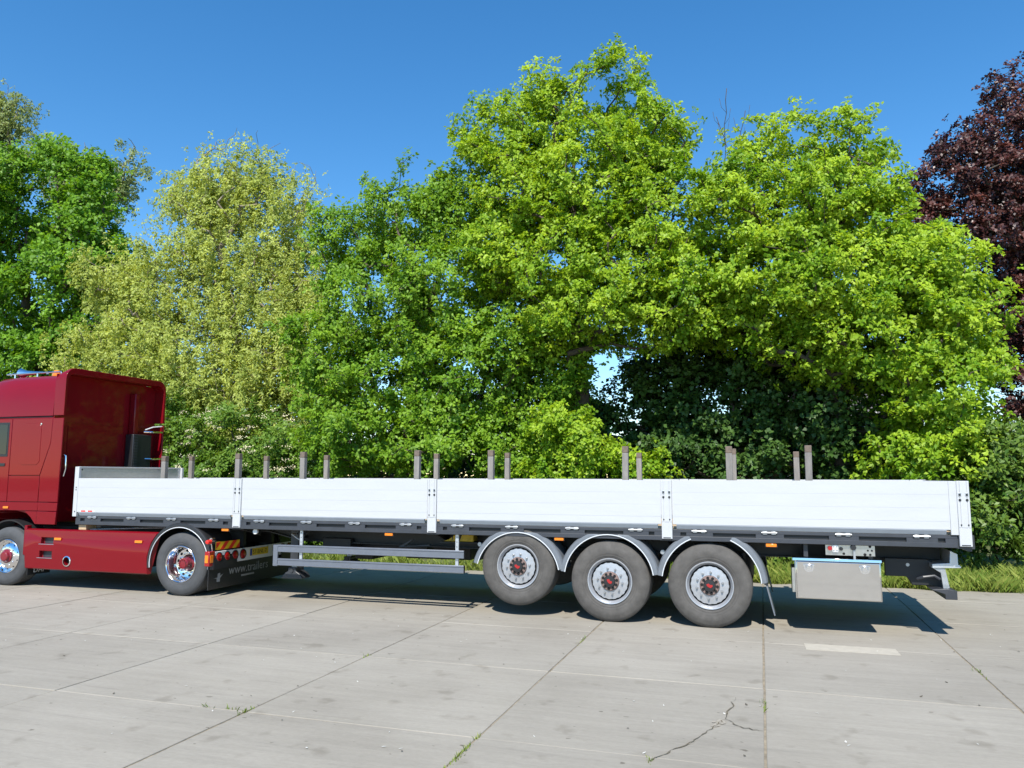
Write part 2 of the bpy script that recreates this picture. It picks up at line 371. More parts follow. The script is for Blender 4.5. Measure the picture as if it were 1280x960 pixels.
# ------------------------------------------------------------------ leaf meshes (numpy)
def unit(a): return a/np.maximum(np.linalg.norm(a, axis=1, keepdims=True), 1e-9)
def quad_mesh(name, V, tone, material):
    """V: (n,4,3) quads, one leaf each"""
    n = len(V); me = bpy.data.meshes.new(name)
    me.vertices.add(4*n); me.vertices.foreach_set('co', V.reshape(-1).astype(np.float32))
    me.loops.add(4*n); me.loops.foreach_set('vertex_index', np.arange(4*n, dtype=np.int32))
    me.polygons.add(n); me.polygons.foreach_set('loop_start', np.arange(0, 4*n, 4, dtype=np.int32))
    me.update(calc_edges=True)
    at = me.attributes.new('tone', 'FLOAT', 'FACE'); at.data.foreach_set('value', np.clip(tone, 0, 1).astype(np.float32))
    me.materials.append(material); return me
def leaves_at(tc, td, per, ln, wd, spread, droop=0.15, off=0.02):
    """rosettes: tuft centres tc (n,3), tuft directions td (n,3)"""
    c = np.repeat(tc, per, 0); d = np.repeat(td, per, 0); n = len(c)
    q = rng.normal(size=(n, 3)); q = unit(q-d*np.sum(q*d, 1, keepdims=True)); ax = q+d*rng.normal(0.25, 0.35, (n, 1)); ax[:, 2] -= droop; ax = unit(ax)
    nm = d+rng.normal(size=(n, 3))*0.38; nm = nm-ax*np.sum(nm*ax, 1, keepdims=True); nm = unit(nm)
    sd_ = np.cross(ax, nm)
    L = ln*rng.uniform(0.65, 1.25, (n, 1)); W = wd*rng.uniform(0.75, 1.2, (n, 1))
    b = c+ax*off+rng.normal(size=(n, 3))*off*0.8
    mid = b+ax*L*0.55; fold = nm*W*0.22
    return np.stack([b, mid+sd_*W*0.5+fold, b+ax*L-nm*L*0.12, mid-sd_*W*0.5+fold], 1)

def tree(name, label, cat, base, lobes, leafm, bark, sprays, spray_r, tufts, per, ln, wd, trunk_r, weep=0.0, shoots=0.06, group=None, flat=0.65, inner=0.45, spread=0.8, dead=0, topw=1.0):
    base = np.array(base, float); lob = np.array(lobes, float)
    root = thing(name, label, cat, tuple(base), group)
    vol = (lob[:, 3]*lob[:, 4]*lob[:, 5])**(2/3.); pk = vol*np.where(lob[:, 2] > lob[:, 2].max()-1.6, topw, 1.0); pk = pk/pk.sum()
    which = rng.choice(len(lob), sprays, p=pk); lb = lob[which]
    dr = unit(rng.normal(size=(sprays, 3))); rad = (inner+(1.02-inner)*rng.random(sprays)**0.55)*(1+rng.normal(size=sprays)*0.09)
    sh = rng.random(sprays) < shoots; rad[sh] = rng.uniform(1.02, 1.42, sh.sum()); dr[sh, 2] = np.abs(dr[sh, 2])+.35; dr[sh] = unit(dr[sh])
    pos = lb[:, :3]+dr*lb[:, 3:6]*rad[:, None]+rng.normal(size=(sprays, 3))*0.08
    pos[:, 2] = np.maximum(pos[:, 2], base[2]+0.25)
    out = unit(dr*lb[:, 3:6])
    # skeleton: greedy attachment of sprays to the trunk
    cen = (lob[:, :3]*vol[:, None]).sum(0)/vol.sum(); top = lob[:, 2].max()
    K = 9; nodes = []; par = []; plen = []
    hz = cen[2]+0.45*(top-cen[2])-base[2]
    for k in range(K):
        t = k/(K-1); p = base+np.array([(cen[0]-base[0])*t**1.5+0.12*math.sin(5*t+base[0])*hz/6, (cen[1]-base[1])*t**1.5, hz*t])
        nodes.append(p); par.append(k-1); plen.append(0 if k == 0 else plen[-1]+np.linalg.norm(p-nodes[-2]))
    nodes = np.array(nodes); cap = K+2*sprays; P = np.zeros((cap, 3)); P[:K] = nodes; PL = np.full(cap, 1e9); PL[:K] = plen
    par = par+[0]*(2*sprays); cnt = K
    order = np.argsort(np.linalg.norm(pos-np.array([cen[0], cen[1], base[2]+hz*0.4]), axis=1)); endn = np.zeros(sprays, int)
    for s in order:
        p = pos[s]; d = p-P[:cnt]; dist = np.linalg.norm(d, axis=1)
        cost = dist+0.22*PL[:cnt]+np.maximum(0, -d[:, 2])*0.5; cost[0] += 3
        q = int(np.argmin(cost)); mid = (P[q]+p)/2+rng.normal(size=3)*0.10*dist[q]**0.8+np.array([0, 0, -0.06*dist[q]])
        P[cnt] = mid; par[cnt] = q; PL[cnt] = PL[q]+dist[q]*.5
        P[cnt+1] = p; par[cnt+1] = cnt; PL[cnt+1] = PL[q]+dist[q]; endn[s] = cnt+1; cnt += 2
    wgt = np.ones(cnt)
    for k in range(cnt-1, 0, -1): wgt[par[k]] += wgt[k] if k >= K or par[k] >= 0 else 0
    rd = trunk_r*(wgt/wgt[0])**0.47; rd = np.maximum(rd, 0.006)
    g = G(); V = []; F = []
    for k in range(1, cnt):
        a, b = P[par[k]], P[k]; ra, rb = rd[par[k]] if k < K else min(rd[par[k]], rd[k]*1.35), rd[k]
        n = 8 if k < K else (5 if rb > 0.02 else 3)
        d = b-a; l = np.linalg.norm(d)
        if l < 1e-4: continue
        d = d/l; u = np.cross(d, [0.3, 0.9, 0.2]); u /= np.linalg.norm(u); v = np.cross(d, u); o = len(V)
        for p, r_ in ((a-d*ra*0.3, ra), (b, rb)):
            for i in range(n): t = 6.2832*i/n; V.append(tuple(p+u*(r_*math.cos(t))+v*(r_*math.sin(t))))
        F += [(o+i, o+(i+1) % n, o+n+(i+1) % n, o+n+i) for i in range(n)]
    for k in range(dead):   # bare twigs above the crown
        p = Vector((10.62+.22*k+rng.normal()*.05, 9.0+rng.normal()*.15, 9.2)); lean = Vector((rng.normal()*.05-.02, rng.normal()*.04, .28)); pts = [p]
        for q in range(7 if k else 8): pts.append(pts[-1]+lean+Vector((rng.normal()*.025, rng.normal()*.025, 0)))
        gg = G().tube(pts, .010, 3); sd0 = rng.choice([-1, 1])
        for q in (4, 5, 6): gg.tube([pts[q], pts[q]+Vector((sd0*.12, 0, .16)), pts[q]+Vector((sd0*.16, 0, .40))], .005, 3); sd0 = -sd0
        o = len(V); V += gg.v; F += [tuple(o+i for i in f) for f in gg.f]
    me = bpy.data.meshes.new('trunk'); me.from_pydata(V, [], F); me.polygons.foreach_set('use_smooth', [True]*len(F)); me.materials.append(bark)
    put('trunk', me, root)
    # foliage
    nt_ = np.maximum(3, rng.poisson(tufts, sprays)); nt_[sh] = np.maximum(3, (nt_[sh]*0.5).astype(int))
    sid = np.repeat(np.arange(sprays), nt_); n = len(sid)
    sc = spray_r*rng.uniform(0.6, 1.25, sprays)[sid][:, None]
    if weep:
        tab = rng.normal(size=(sprays, 6, 3))*np.array([1, 1, 0.35])*spray_r*0.85; st = tab[sid, rng.integers(0, 6, n)]+rng.normal(size=(n, 3))*.035
        drop = rng.random(n)**1.1*weep*rng.uniform(0.5, 1.3, sprays)[sid]
        tcn = pos[sid]+st; tcn[:, 2] -= drop; td = unit(np.stack([rng.normal(size=n)*.45, rng.normal(size=n)*.45-0.55, np.full(n, 0.45)], 1)+out[sid]*0.4)
    else:
        tw = rng.random((n, 1)); tw = np.where(sh[sid][:, None], tw*1.1, tw**2*0.8)
        back = (P[np.array(par)[endn]]-pos)[sid]*tw; sc = np.where(sh[sid][:, None], sc*.42, sc)
        tcn = pos[sid]+back+rng.normal(size=(n, 3))*np.array([1, 1, flat])*sc*0.52
        td = unit(out[sid]*0.55+np.array([0, -0.35, 0.60])+rng.normal(size=(n, 3))*0.40)
    tcn[:, 2] = np.maximum(tcn[:, 2], base[2]+0.06)
    Q = leaves_at(tcn, td, per, ln, wd, spread, droop=0.15+0.5*bool(weep), off=ln*0.25)
    spt = rng.normal(0.5, 0.21, sprays)[sid]; tone = np.repeat(spt+rng.normal(size=n)*0.12, per)+rng.normal(size=n*per)*0.15
    put('crown', quad_mesh('crown', Q, tone, leafm), root)
    return root

# ================================================================== wheels (local: axle along y, outer face at y = 0, inside towards +y)
def tyre_mesh(name, Rr, W, rb, material):
    k = Rr-rb
    p = [(rb, 0.022), (rb+.10*k, 0.004), (rb+.16*k, 0.001), (rb+.165*k, -0.004), (rb+.19*k, -0.004), (rb+.195*k, -0.002), (rb+.30*k, -0.008), (rb+.305*k, -0.0105), (rb+.315*k, -0.0105), (rb+.32*k, -0.009), (rb+.42*k, -0.012), (rb+.60*k, -0.012), (rb+.63*k, -0.009), (rb+.82*k, 0.000), (rb+.84*k, 0.004), (rb+.93*k, 0.016), (Rr-.004, .032), (Rr, .045)]
    n = 4
    for i in range(n):
        t = .045+(W-.09)*(i+1)/(n+1); p += [(Rr, t-.008), (Rr-.012, t-.005), (Rr-.012, t+.005), (Rr, t+.008)]
    p += [(Rr, W-.045), (Rr-.012, W-.02), (rb+.6*k, W+.012), (rb+.2*k, W), (rb, W-.022)]
    return G().lathe(p, n=72).mesh(name, material, 40)
def scallop(r0, r1, n, y0, y1, hole):
    vs = []; m = n*8
    for y in (y0, y1):
        for i in range(m):
            t = 6.28318*i/m; r = r1 if (i % 8) < 4 else r0
            vs.append((r*math.cos(t), y, r*math.sin(t)))
    for y in (y0-.014, y1):
        for i in range(m): t = 6.28318*i/m; vs.append((hole*math.cos(t), y, hole*math.sin(t)))
    fs = []
    for i in range(m):
        j = (i+1) % m; fs += [(i, j, m+j, m+i), (i, 2*m+i, 2*m+j, j), (2*m+i, 3*m+i, 3*m+j, 2*m+j), (m+i, m+j, 3*m+j, 3*m+i)]
    return G().add(vs, fs)
TR_TYRE = tyre_mesh('tyre', 0.535, 0.385, 0.298, TYRE)
TR_RIM = G().lathe([(.304, .016), (.306, .004), (.300, -.004), (.290, -.002), (.284, .012), (.272, .034), (.262, .046), (.258, .13), (.16, .135), (.16, .145), (.268, .145), (.276, .06), (.296, .03)], n=64).mesh('rim', RIM, 30)
TR_WELL = G().lathe([(.2585, .075), (.14, .08), (.14, .085), (.2585, .082)], n=48).mesh('vent_ring', VOID, 30)
TR_DISC = scallop(.237, .242, 20, .040, .060, .128).mesh('disc', RIM, 40)
g = G()
for i in range(10):
    t = 6.28318*(i+.5)/10; x, z = .1675*math.cos(t), .1675*math.sin(t); g.cyl((x, .03, z), (x, .006, z), .017, .015, 6); g.cyl((x, .006, z), (x, -.004, z), .010, .009, 8)
TR_NUTS = g.mesh('wheel_nut', NUT, 30)
NUT1 = G().cyl((0, .03, 0), (0, .006, 0), .017, .015, 6).cyl((0, .006, 0), (0, -.004, 0), .010, .009, 8).mesh('wheel_nut', NUT, 30)
TR_HUB = G().lathe([(.126, .06), (.126, .014), (.118, .004), (.08, .0), (.07, .01), (.07, .06)], n=40).mesh('hub', HUBRUST, 30)
g = G()
for i in range(10):
    t = 6.28318*i/10; g.cyl((.098*math.cos(t), .02, .098*math.sin(t)), (.098*math.cos(t), -.0035, .098*math.sin(t)), .019, .019, 10)
TR_HOLES = g.mesh('hub_bolt', VOID, 30)  # near-black stubs paint the darkness of holes in the hub flange
TR_CAP = G().lathe([(.078, .03), (.078, -.016), (.070, -.028), (.0005, -.032), (.0005, .03)], n=32).mesh('hub_cap', BLKPL, 30)
TR_EMB = G().prism([(-.040, .014), (-.012, .030), (.004, .014), (.036, .018), (.040, -.004), (.020, -.024), (-.006, -.020), (-.030, -.006)], 'y', -.0345, -.030).mesh('hub_emblem', REDMARK, 0)

def wheel_root(parent, x, y, z, far, spin):
    e = bpy.data.objects.new('wheel', None); COL.objects.link(e); e.parent = parent; e.empty_display_size = 0.2
    e.location = Vector((x, y, z))-parent.location
    e.rotation_euler = (0, spin, math.pi if far else 0); e.rotation_mode = 'XYZ'
    return e
def trailer_wheel(parent, x, y, z, far=False, spin=0.0):
    e = wheel_root(parent, x, y, z, far, spin)
    for n, me in (('tyre', TR_TYRE), ('rim', TR_RIM), ('vent_ring', TR_WELL), ('disc', TR_DISC), ('hub', TR_HUB), ('hub_holes', TR_HOLES), ('hub_cap', TR_CAP), ('hub_emblem', TR_EMB)):
        o = put(n, me, e)
        if n == 'hub_holes': o['kind'] = 'stuff'
    for i in range(10): t = 6.28318*(i+.5)/10; put('wheel_nut', NUT1, e, loc=(.1675*math.cos(t), 0, .1675*math.sin(t)))
TK_TYRE = tyre_mesh('tyre', 0.508, 0.315, 0.285, TYRE2)
TK_RIM_R = G().lathe([(.292, .016), (.294, .002), (.286, -.004), (.276, .004), (.268, .03), (.255, .05), (.245, .165), (.235, .182), (.20, .192), (.14, .198), (.14, .21), (.25, .21), (.265, .06), (.286, .03)], n=64).mesh('rim', CHROME, 30)
TK_RIM_F = G().lathe([(.292, .016), (.294, .002), (.286, -.004), (.276, .004), (.268, .03), (.258, .05), (.245, .055), (.225, .040), (.19, .022), (.15, .012), (.12, .012), (.12, .06), (.25, .08), (.286, .03)], n=64).mesh('rim', CHROME, 30)
def hole_ring(r, rad, y0, y1, n):
    g = G()
    for i in range(n): t = 6.28318*i/n; g.cyl((r*math.cos(t), y0, r*math.sin(t)), (r*math.cos(t), y1, r*math.sin(t)), rad, rad, 10)
    return g
TK_HOLES_R = hole_ring(.205, .024, .22, .186, 10).mesh('vent_holes', VOID, 30)
TK_HOLES_F = hole_ring(.222, .012, .07, .034, 10).mesh('vent_holes', VOID, 30)
TK_HUB_R = G().lathe([(.125, .22), (.125, .185), (.098, .17), (.090, .07), (.078, .055), (.0005, .05), (.0005, .22)], n=32).mesh('hub', REDHUB, 30)
TK_HUB_F = G().lathe([(.120, .06), (.120, -.002), (.098, -.014), (.085, -.05), (.07, -.06), (.0005, -.062), (.0005, .06)], n=32).mesh('hub', REDHUB, 30)
TK_STUD_R = G()
for i in range(10):
    t = 6.28318*i/10; TK_STUD_R.cyl((.066*math.cos(t), .06, .066*math.sin(t)), (.066*math.cos(t), .036, .066*math.sin(t)), .011, .010, 6)
TK_STUD_R = TK_STUD_R.mesh('hub_studs', REDHUB, 30)
NUT2 = G().cyl((0, .20, 0), (0, .15, 0), .017, .014, 6).mesh('wheel_nut', CHROME, 30)
def truck_wheel(parent, x, y, z, rear, far=False, spin=0.0):
    e = wheel_root(parent, x, y, z, far, spin)
    put('tyre', TK_TYRE, e); put('rim', TK_RIM_R if rear else TK_RIM_F, e); put('vent_holes', TK_HOLES_R if rear else TK_HOLES_F, e)['kind'] = 'stuff'; put('hub', TK_HUB_R if rear else TK_HUB_F, e)
    if rear:
        put('hub_studs', TK_STUD_R, e)['kind'] = 'stuff'; put('inner_tyre', TK_TYRE, e, loc=(0, .34, 0))
    for i in range(10): t = 6.28318*(i+.5)/10; put('wheel_nut', NUT2, e, loc=(.165*math.cos(t), 0 if rear else -.145, .165*math.sin(t)))

# ================================================================== semi-trailer
T = thing('semi_trailer', 'long flatbed semi trailer with white drop sides and three axles on grey concrete', 'trailer', (6.8, 1.27, 0))
ZT, ZB = 1.888, 1.250
segs = [(0.055, 3.238), (3.398, 6.608), (6.762, 9.988), (10.142, 13.40)]
zs = [ZB, 1.408, 1.568, 1.728, ZT]
def board(x0, x1, far):
    f = (lambda y: 2.55-y) if far else (lambda y: y)
    core = G()
    yy = sorted((f(.006), f(.030))); core.box(x0+.012, x1-.012, yy[0], yy[1], 1.309, ZT-.004)
    o = core.build('side_board', WHITE, T)
    for k in range(4):
        a, b = zs[k]+(.0004 if k else 0), zs[k+1]-.0004
        if k == 0: poly = [(f(.006), b), (f(0), b), (f(0), 1.312), (f(.021), 1.252), (f(.0055), 1.252+.0)] if False else [(f(.0061), b), (f(0), b), (f(0), 1.313), (f(.0058), 1.309)]
        else: poly = [(f(.0061), b), (f(.0006), b), (f(0), b-.0009), (f(0), a+.0009), (f(.0006), a), (f(.0061), a)]
        G().prism(poly, 'x', x0, x1).build('plank', WHITE, o, smooth=0)
    # bevelled bottom edge profile, turned under
    G().prism([(f(-.004), 1.308), (f(-.007), 1.304), (f(.024), ZB+.001), (f(.0335), ZB+.001), (f(.0335), 1.308)], 'x', x0+.045, x1-.045).build('bottom_edge', EDGEM, o, smooth=0)
    return o
for s in segs: board(*s, False)
for s in segs: board(*s, True)
def post(x0, x1, far=False, rear=False):
    f = (lambda y: 2.55-y) if far else (lambda y: y)
    def bx(g, a, b, y0, y1, z0, z1): y0, y1 = sorted((f(y0), f(y1))); return g.box(a, b, y0, y1, z0, z1)
    w = x1-x0; g = bx(G(), x0, x1, -.006, .034, 1.118, ZT+.003)
    o = g.build('side_post', WHITE, T, bevel=.004)
    c0, c1 = x0+w*.22, x0+w*.78
    for a, b in ((x0+.003, c0-.0035), (c0+.0035, c1-.0035), (c1+.0035, x1-.003)):
        bx(G(), a, b, -.0125, -.0055, 1.34, ZT).build('face_strip', WHITE, o, bevel=.0015, smooth=0)
    bx(G(), x0+.002, x1-.002, -.0125, -.0055, 1.122, 1.335).build('face_plate', WHITE, o, bevel=.002, smooth=0)
    for cx in (c0, c1):
        bx(G(), cx-.018, cx+.018, -.0150, -.0120, 1.705, 1.75).build('latch_eye', ALU, o, bevel=.003)
        bx(G(), cx-.012, cx+.012, -.0158, -.0150, 1.712, 1.743).build('latch_slot', CHAR, o)
        G().cyl((cx, f(-.018), 1.665), (cx, f(-.010), 1.665), .015, .015, 10).build('bolt', BLACK, o)
        G().cyl((cx, f(-.016), 1.372), (cx, f(-.010), 1.372), .009, .009, 10).build('bolt', BLACK, o)
    bx(G(), x0+.02, x1-.02, -.0140, -.0120, 1.128, 1.140).build('foot_slot', CHAR, o)
    bx(G(), x0-.03, x1+.03, .036, .09, 1.09, 1.25).build('post_socket', CHAR, o)
for a, b in ((3.246, 3.390), (6.615, 6.755), (9.995, 10.133)):
    post(a, b); post(a, b, True)
post(13.485, 13.620); post(13.485, 13.620, True)
G().box(13.402, 13.484, -.003, .034, 1.252, ZT).build('corner_plate', WHITE, T, bevel=.003)
G().box(13.402, 13.484, 2.516, 2.553, 1.252, ZT).build('corner_plate', WHITE, T, bevel=.003)
# head board and tail board
hb = G().box(-.030, .0, .0, 2.55, 1.245, 2.075).build('head_board', ALU, T, bevel=.004)
G().box(-.034, .052, -.004, .05, 1.235, 2.085).build('head_post', WHITE, hb, bevel=.005)
G().box(-.034, .052, 2.50, 2.554, 1.235, 2.085).build('head_post', WHITE, hb, bevel=.005)
G().box(-.036, .012, .05, 2.50, 2.060, 2.088).build('top_cap', WHITE, hb, bevel=.004)
for k in range(5): G().box(.0, .006, .06, 2.49, 1.252+.16*k, 1.252+.16*k+.157).build('plank', ALU, hb, bevel=.002, smooth=0)
for z in (1.73, 1.69, 1.32): G().cyl((.018, -.004, z), (.018, -.010, z), .010, .010, 8).build('bolt', BLACK, hb)
G().cyl((.012, .105, 2.035), (.004, .105, 2.035), .014, .014, 8).build('bolt', BLACK, hb)
tb = G().box(13.575, 13.606, .05, 2.50, 1.255, ZT-.004).build('tail_board', WHITE, T, bevel=.003)
for k in range(4): G().box(13.606, 13.611, .055, 2.495, zs[k]+.008, zs[k+1]-.006).build('plank', WHITE, tb, bevel=.0015, smooth=0)
# warning sticker by the front corner
st = G().box(.13, .44, -.0012, .0, 1.317, 1.343).build('sticker', PLATEW, T, smooth=0)
for x in (.15, .30): G().box(x, x+.10, -.0022, -.0012, 1.319, 1.341).build('red_band', REDREFL, st, smooth=0)
# bed, outer rail, hinges
G().box(.02, 13.57, .06, 2.49, 1.215, 1.250).build('bed_floor', TIMBER, T)
HX = [0.40, 1.23, 2.05, 2.88, 3.74, 4.59, 5.42, 6.27, 7.09, 7.91, 8.78, 9.65, 10.48, 11.35, 12.22, 13.09]
for far in (False, True):
    f = (lambda y: 2.55-y) if far else (lambda y: y)
    def fb(g, x0, x1, y0, y1, z0, z1): y0, y1 = sorted((f(y0), f(y1))); return g.box(x0, x1, y0, y1, z0, z1)
    rail = G(); fb(rail, .03, 13.47, .050, .075, 1.095, 1.246)
    ro = rail.build('side_rail', BLACK, T)
    fb(G(), .03, 13.47, .012, .052, 1.100, 1.158).build('lower_flange', RAIL, ro, bevel=.004)
    fb(G(), .03, 13.47, .020, .052, 1.207, 1.246).build('upper_flange', RAIL, ro, bevel=.003)
    edges = sorted(HX+[3.318, 6.685, 10.064, .03, 13.44]); pieces = []
    for x in edges:
        wd_ = .17 if x not in (.03, 13.44) else .10
        fb(G(), max(.03, x-wd_), min(13.47, x+wd_), .0145, .052, 1.1575, 1.2075).build('rail_web', RAIL, ro)
    for x in HX:
        h = G(); fb(h, x-.085, x-.030, .0, .022, 1.206, 1.246); fb(h, x+.020, x+.075, .0, .022, 1.206, 1.246)
        h.cyl((x-.10, f(.002), 1.228), (x+.09, f(.002), 1.228), .012, n=8)
        h.build('hinge', GALV, T, bevel=.002)
# chassis
for y0 in (.62, 1.82):
    g = G().prism([(0.15, 1.06), (3.5, 1.03), (4.1, .90), (7.0, .86), (13.40, .90), (13.40, 1.21), (.15, 1.21)], 'y', y0+.045, y0+.06)
    b = g.build('chassis_beam', BLACK, T)
    for zc in (0,):
        G().prism([(.15, 1.045), (3.5, 1.015), (4.1, .885), (7.0, .845), (13.40, .885), (13.40, .90), (7.0, .862), (4.1, .902), (3.5, 1.032), (.15, 1.062)], 'y', y0-.02, y0+.13).build('lower_flange', BLACK, b)
for k in range(23):
    x = .35+.59*k; G().box(x, x+.045, .075, 2.475, 1.12, 1.214).build('cross_member', BLACK, T)
G().box(1.0, 3.4, .45, 2.1, 1.085, 1.115).build('king_pin_plate', BLACK, T)
# outriggers below the bed near the posts
for x in (3.30, 6.67, 10.06):
    G().prism([(.09, 1.095), (.66, .95), (.66, 1.12), (.09, 1.12)], 'x', x-.02, x+.02).build('outrigger', BLACK, T)
# air tanks, hose and brackets in the belly
G().cyl((5.0, 1.05, .80), (6.2, 1.05, .80), .13, n=20).build('air_tank', BLACK, T)
G().cyl((7.0, 1.75, .80), (7.6, 1.75, .80), .13, n=20).build('air_tank', BLACK, T)
G().prism([(6.02, .88), (6.22, .98), (6.24, .98), (6.10, .88), (6.52, .92), (6.52, .90), (6.02, .865)], 'y', .30, .34).build('hose_bracket', CHAR, T)
G().box(5.35, 6.55, 1.95, 2.46, .52, 1.0).build('far_filler_box', BLACK, T, bevel=.01)  # invented box, added to darken the view under the bed
G().box(4.72, 5.05, 1.3, 2.2, .55, .72).build('battery_box', BLACK, T, bevel=.01)
G().tube([(4.3, .9, 1.0), (5.2, .85, .93), (6.3, .9, .96), (7.4, .95, .92)], .018, 6).build('air_hose', BLKPL, T)
G().box(4.55, 5.05, .55, 2.0, .70, .95).build('cross_box', BLACK, T, bevel=.01)
# landing legs
for y in (.34, 2.06):
    l = G().box(4.10, 4.24, y, y+.14, .62, 1.16).build('landing_leg', CHAR, T, bevel=.006)
    G().box(4.12, 4.22, y+.02, y+.12, .44, .62).build('inner_leg', GALV, l, bevel=.004)
    ft = G().prism([(3.98, .325), (4.36, .325), (4.36, .35), (4.30, .41), (4.24, .44), (4.24, .50), (4.10, .50), (4.10, .44), (4.04, .41), (3.98, .35)], 'y', y-.05, y+.19).build('foot', CHAR, l, bevel=.012)
    G().cyl((4.17, y-.065, .45), (4.17, y+.205, .45), .03, n=12).build('foot_pin', CHAR, ft)
G().cyl((4.17, .48, .95), (4.17, 2.06, .95), .025, n=10).build('cross_shaft', BLACK, T)
G().tube([(4.20, .33, 1.02), (4.20, .22, 1.02), (4.30, .18, .98), (4.42, .18, .92)], .014, 8).build('crank_handle', GALV, T)
# side guards
for far in (False, True):
    f = (lambda y: 2.55-y) if far else (lambda y: y)
    def fb(g, x0, x1, y0, y1, z0, z1): y0, y1 = sorted((f(y0), f(y1))); return g.box(x0, x1, y0, y1, z0, z1)
    sg = fb(G(), 3.99, 4.07, .034, .066, .545, .868).build('side_guard', GUARD, T, bevel=.004)
    for z0, z1, x0 in ((.760, .872, 4.075), (.556, .662, 4.075)):
        r_ = fb(G(), x0, 7.175, .034, .062, z0, z1).build('guard_rail', GUARD, sg, bevel=.004)
        fb(G(), x0, 7.175, .026, .0335, z0+.004, z0+.022).build('rail_rib', GUARD, r_, bevel=.002, smooth=0)
        fb(G(), x0, 7.175, .026, .0335, z1-.022, z1-.004).build('rail_rib', GUARD, r_, bevel=.002, smooth=0)
        fb(G(), 7.1755, 7.183, .028, .066, z0, z1).build('end_cap', BLKPL, r_)
    for x in (4.44, 7.03):
        b = fb(G(), x, x+.05, .066, .10, .56, 1.10).build('guard_hanger', ALU, sg, bevel=.003)
        for z in (.92, .99, 1.06): G().cyl((x+.025, f(.064), z), (x+.025, f(.068), z), .007, .007, 8).build('hole', VOID, b)
        G().prism([(f(.10), 1.12), (f(.30), 1.12), (f(.10), .95)], 'x', x+.02, x+.03).build('hanger_gusset', CHAR, sg)
# side marker lamps
for x, z in ((3.085, 1.076), (5.98, 1.076), (8.583, 1.076), (11.364, 1.070)):
    m = G().box(x-.065, x+.065, .022, .05, z-.022, z+.022).build('marker_lamp', ORANGE, T, bevel=.008)
    G().box(x-.075, x+.075, .042, .06, z-.026, z+.03).build('lamp_base', BLKPL, m)
G().cyl((3.62, .10, 1.06), (3.62, .07, 1.06), .042, n=16).build('round_reflector', PLATEW, T)
# axles, springs and fenders
AX = [(7.985, .683), (9.282, .535), (10.588, .535)]
for (x, z), sp in zip(AX, (0.2, 0.45, 0.1)):
    trailer_wheel(T, x, .03, z, False, sp); trailer_wheel(T, x, 2.52, z, True, sp+.3)
    G().cyl((x, .12, z), (x, 2.43, z), .065, n=14).build('axle', BLACK, T)
    for y in (.62, 1.80):
        G().cyl((x+.42, y+.06, .62), (x+.42, y+.06, .92), .13, n=16).build('air_bag', BLKPL, T)
        G().prism([(x-.55, .82), (x-.45, .92), (x-.1, z+.06), (x+.5, z-.02), (x+.5, z-.10), (x-.1, z-.06)], 'y', y+.02, y+.10).build('trailing_arm', BLACK, T)
        G().prism([(x-.66, .90), (x-.40, .90), (x-.46, .76), (x-.58, .76)], 'y', y-.02, y+.14).build('spring_hanger', BLACK, T)
def fender(cx, cz, a0, a1, r=.605, far=False, parent=T, mats=(FENDER, TRIM), depth=.42, y0=0.0, band=.085, trimr=.007, zmax=None):
    f = (lambda y: 2.55-y) if far else (lambda y: y)
    prof = [(r, f(y0+.004)), (r+.012, f(y0)), (r+band*.72, f(y0+.010)), (r+band*.93, f(y0+.030)), (r+band, f(y0+.07)), (r+band, f(y0+depth)), (r+band-.012, f(y0+depth)), (r+band-.014, f(y0+.07)), (r+band*.72, f(y0+.024)), (r+.008, f(y0+.018))]
    ga = G().arc(cx, cz, prof, R(a0), R(a1), 26)
    if zmax: ga.v = [(x, y, min(z, zmax)) for x, y, z in ga.v]
    o = ga.build('mudguard', mats[0], parent)
    pts = [(cx+(r+.003)*math.cos(R(a0+(a1-a0)*k/30)), f(y0), cz+(r+.003)*math.sin(R(a0+(a1-a0)*k/30))) for k in range(31)]
    G().tube(pts, trimr, 6).build('trim', mats[1], o)
    return o
for far in (False, True):
    fender(7.985, .545, 11, 165, far=far, zmax=1.157)
    fender(9.270, .545, 9, 171, far=far, zmax=1.157)
    fender(10.600, .55, 112, 172, .615, far=far, zmax=1.157)
    fender(10.610, .55, 4, 66, .62, far=far, zmax=1.157)
    f = (lambda y: 2.55-y) if far else (lambda y: y)
    for x, z in ((7.37, .96), (8.52, .90), (8.72, .92), (9.82, .90), (9.98, .93), (11.17, .87)):
        G().cyl((x, f(.16), z), (x, f(.62), z), .018, n=10).cyl((x, f(.155), z), (x, f(.175), z), .03, n=10).build('mudguard_stay', GALV, T)
    fl = G().prism([(11.275, .595), (11.295, .595), (11.385, .20), (11.368, .20)], 'y', min(f(.02), f(.42)), max(f(.02), f(.42))).build('mud_flap', FENDER, T, bevel=.003)
    G().box(11.262, 11.308, min(f(.01), f(.43)), max(f(.01), f(.43)), .575, .605).build('flap_clamp', BLACK, fl)
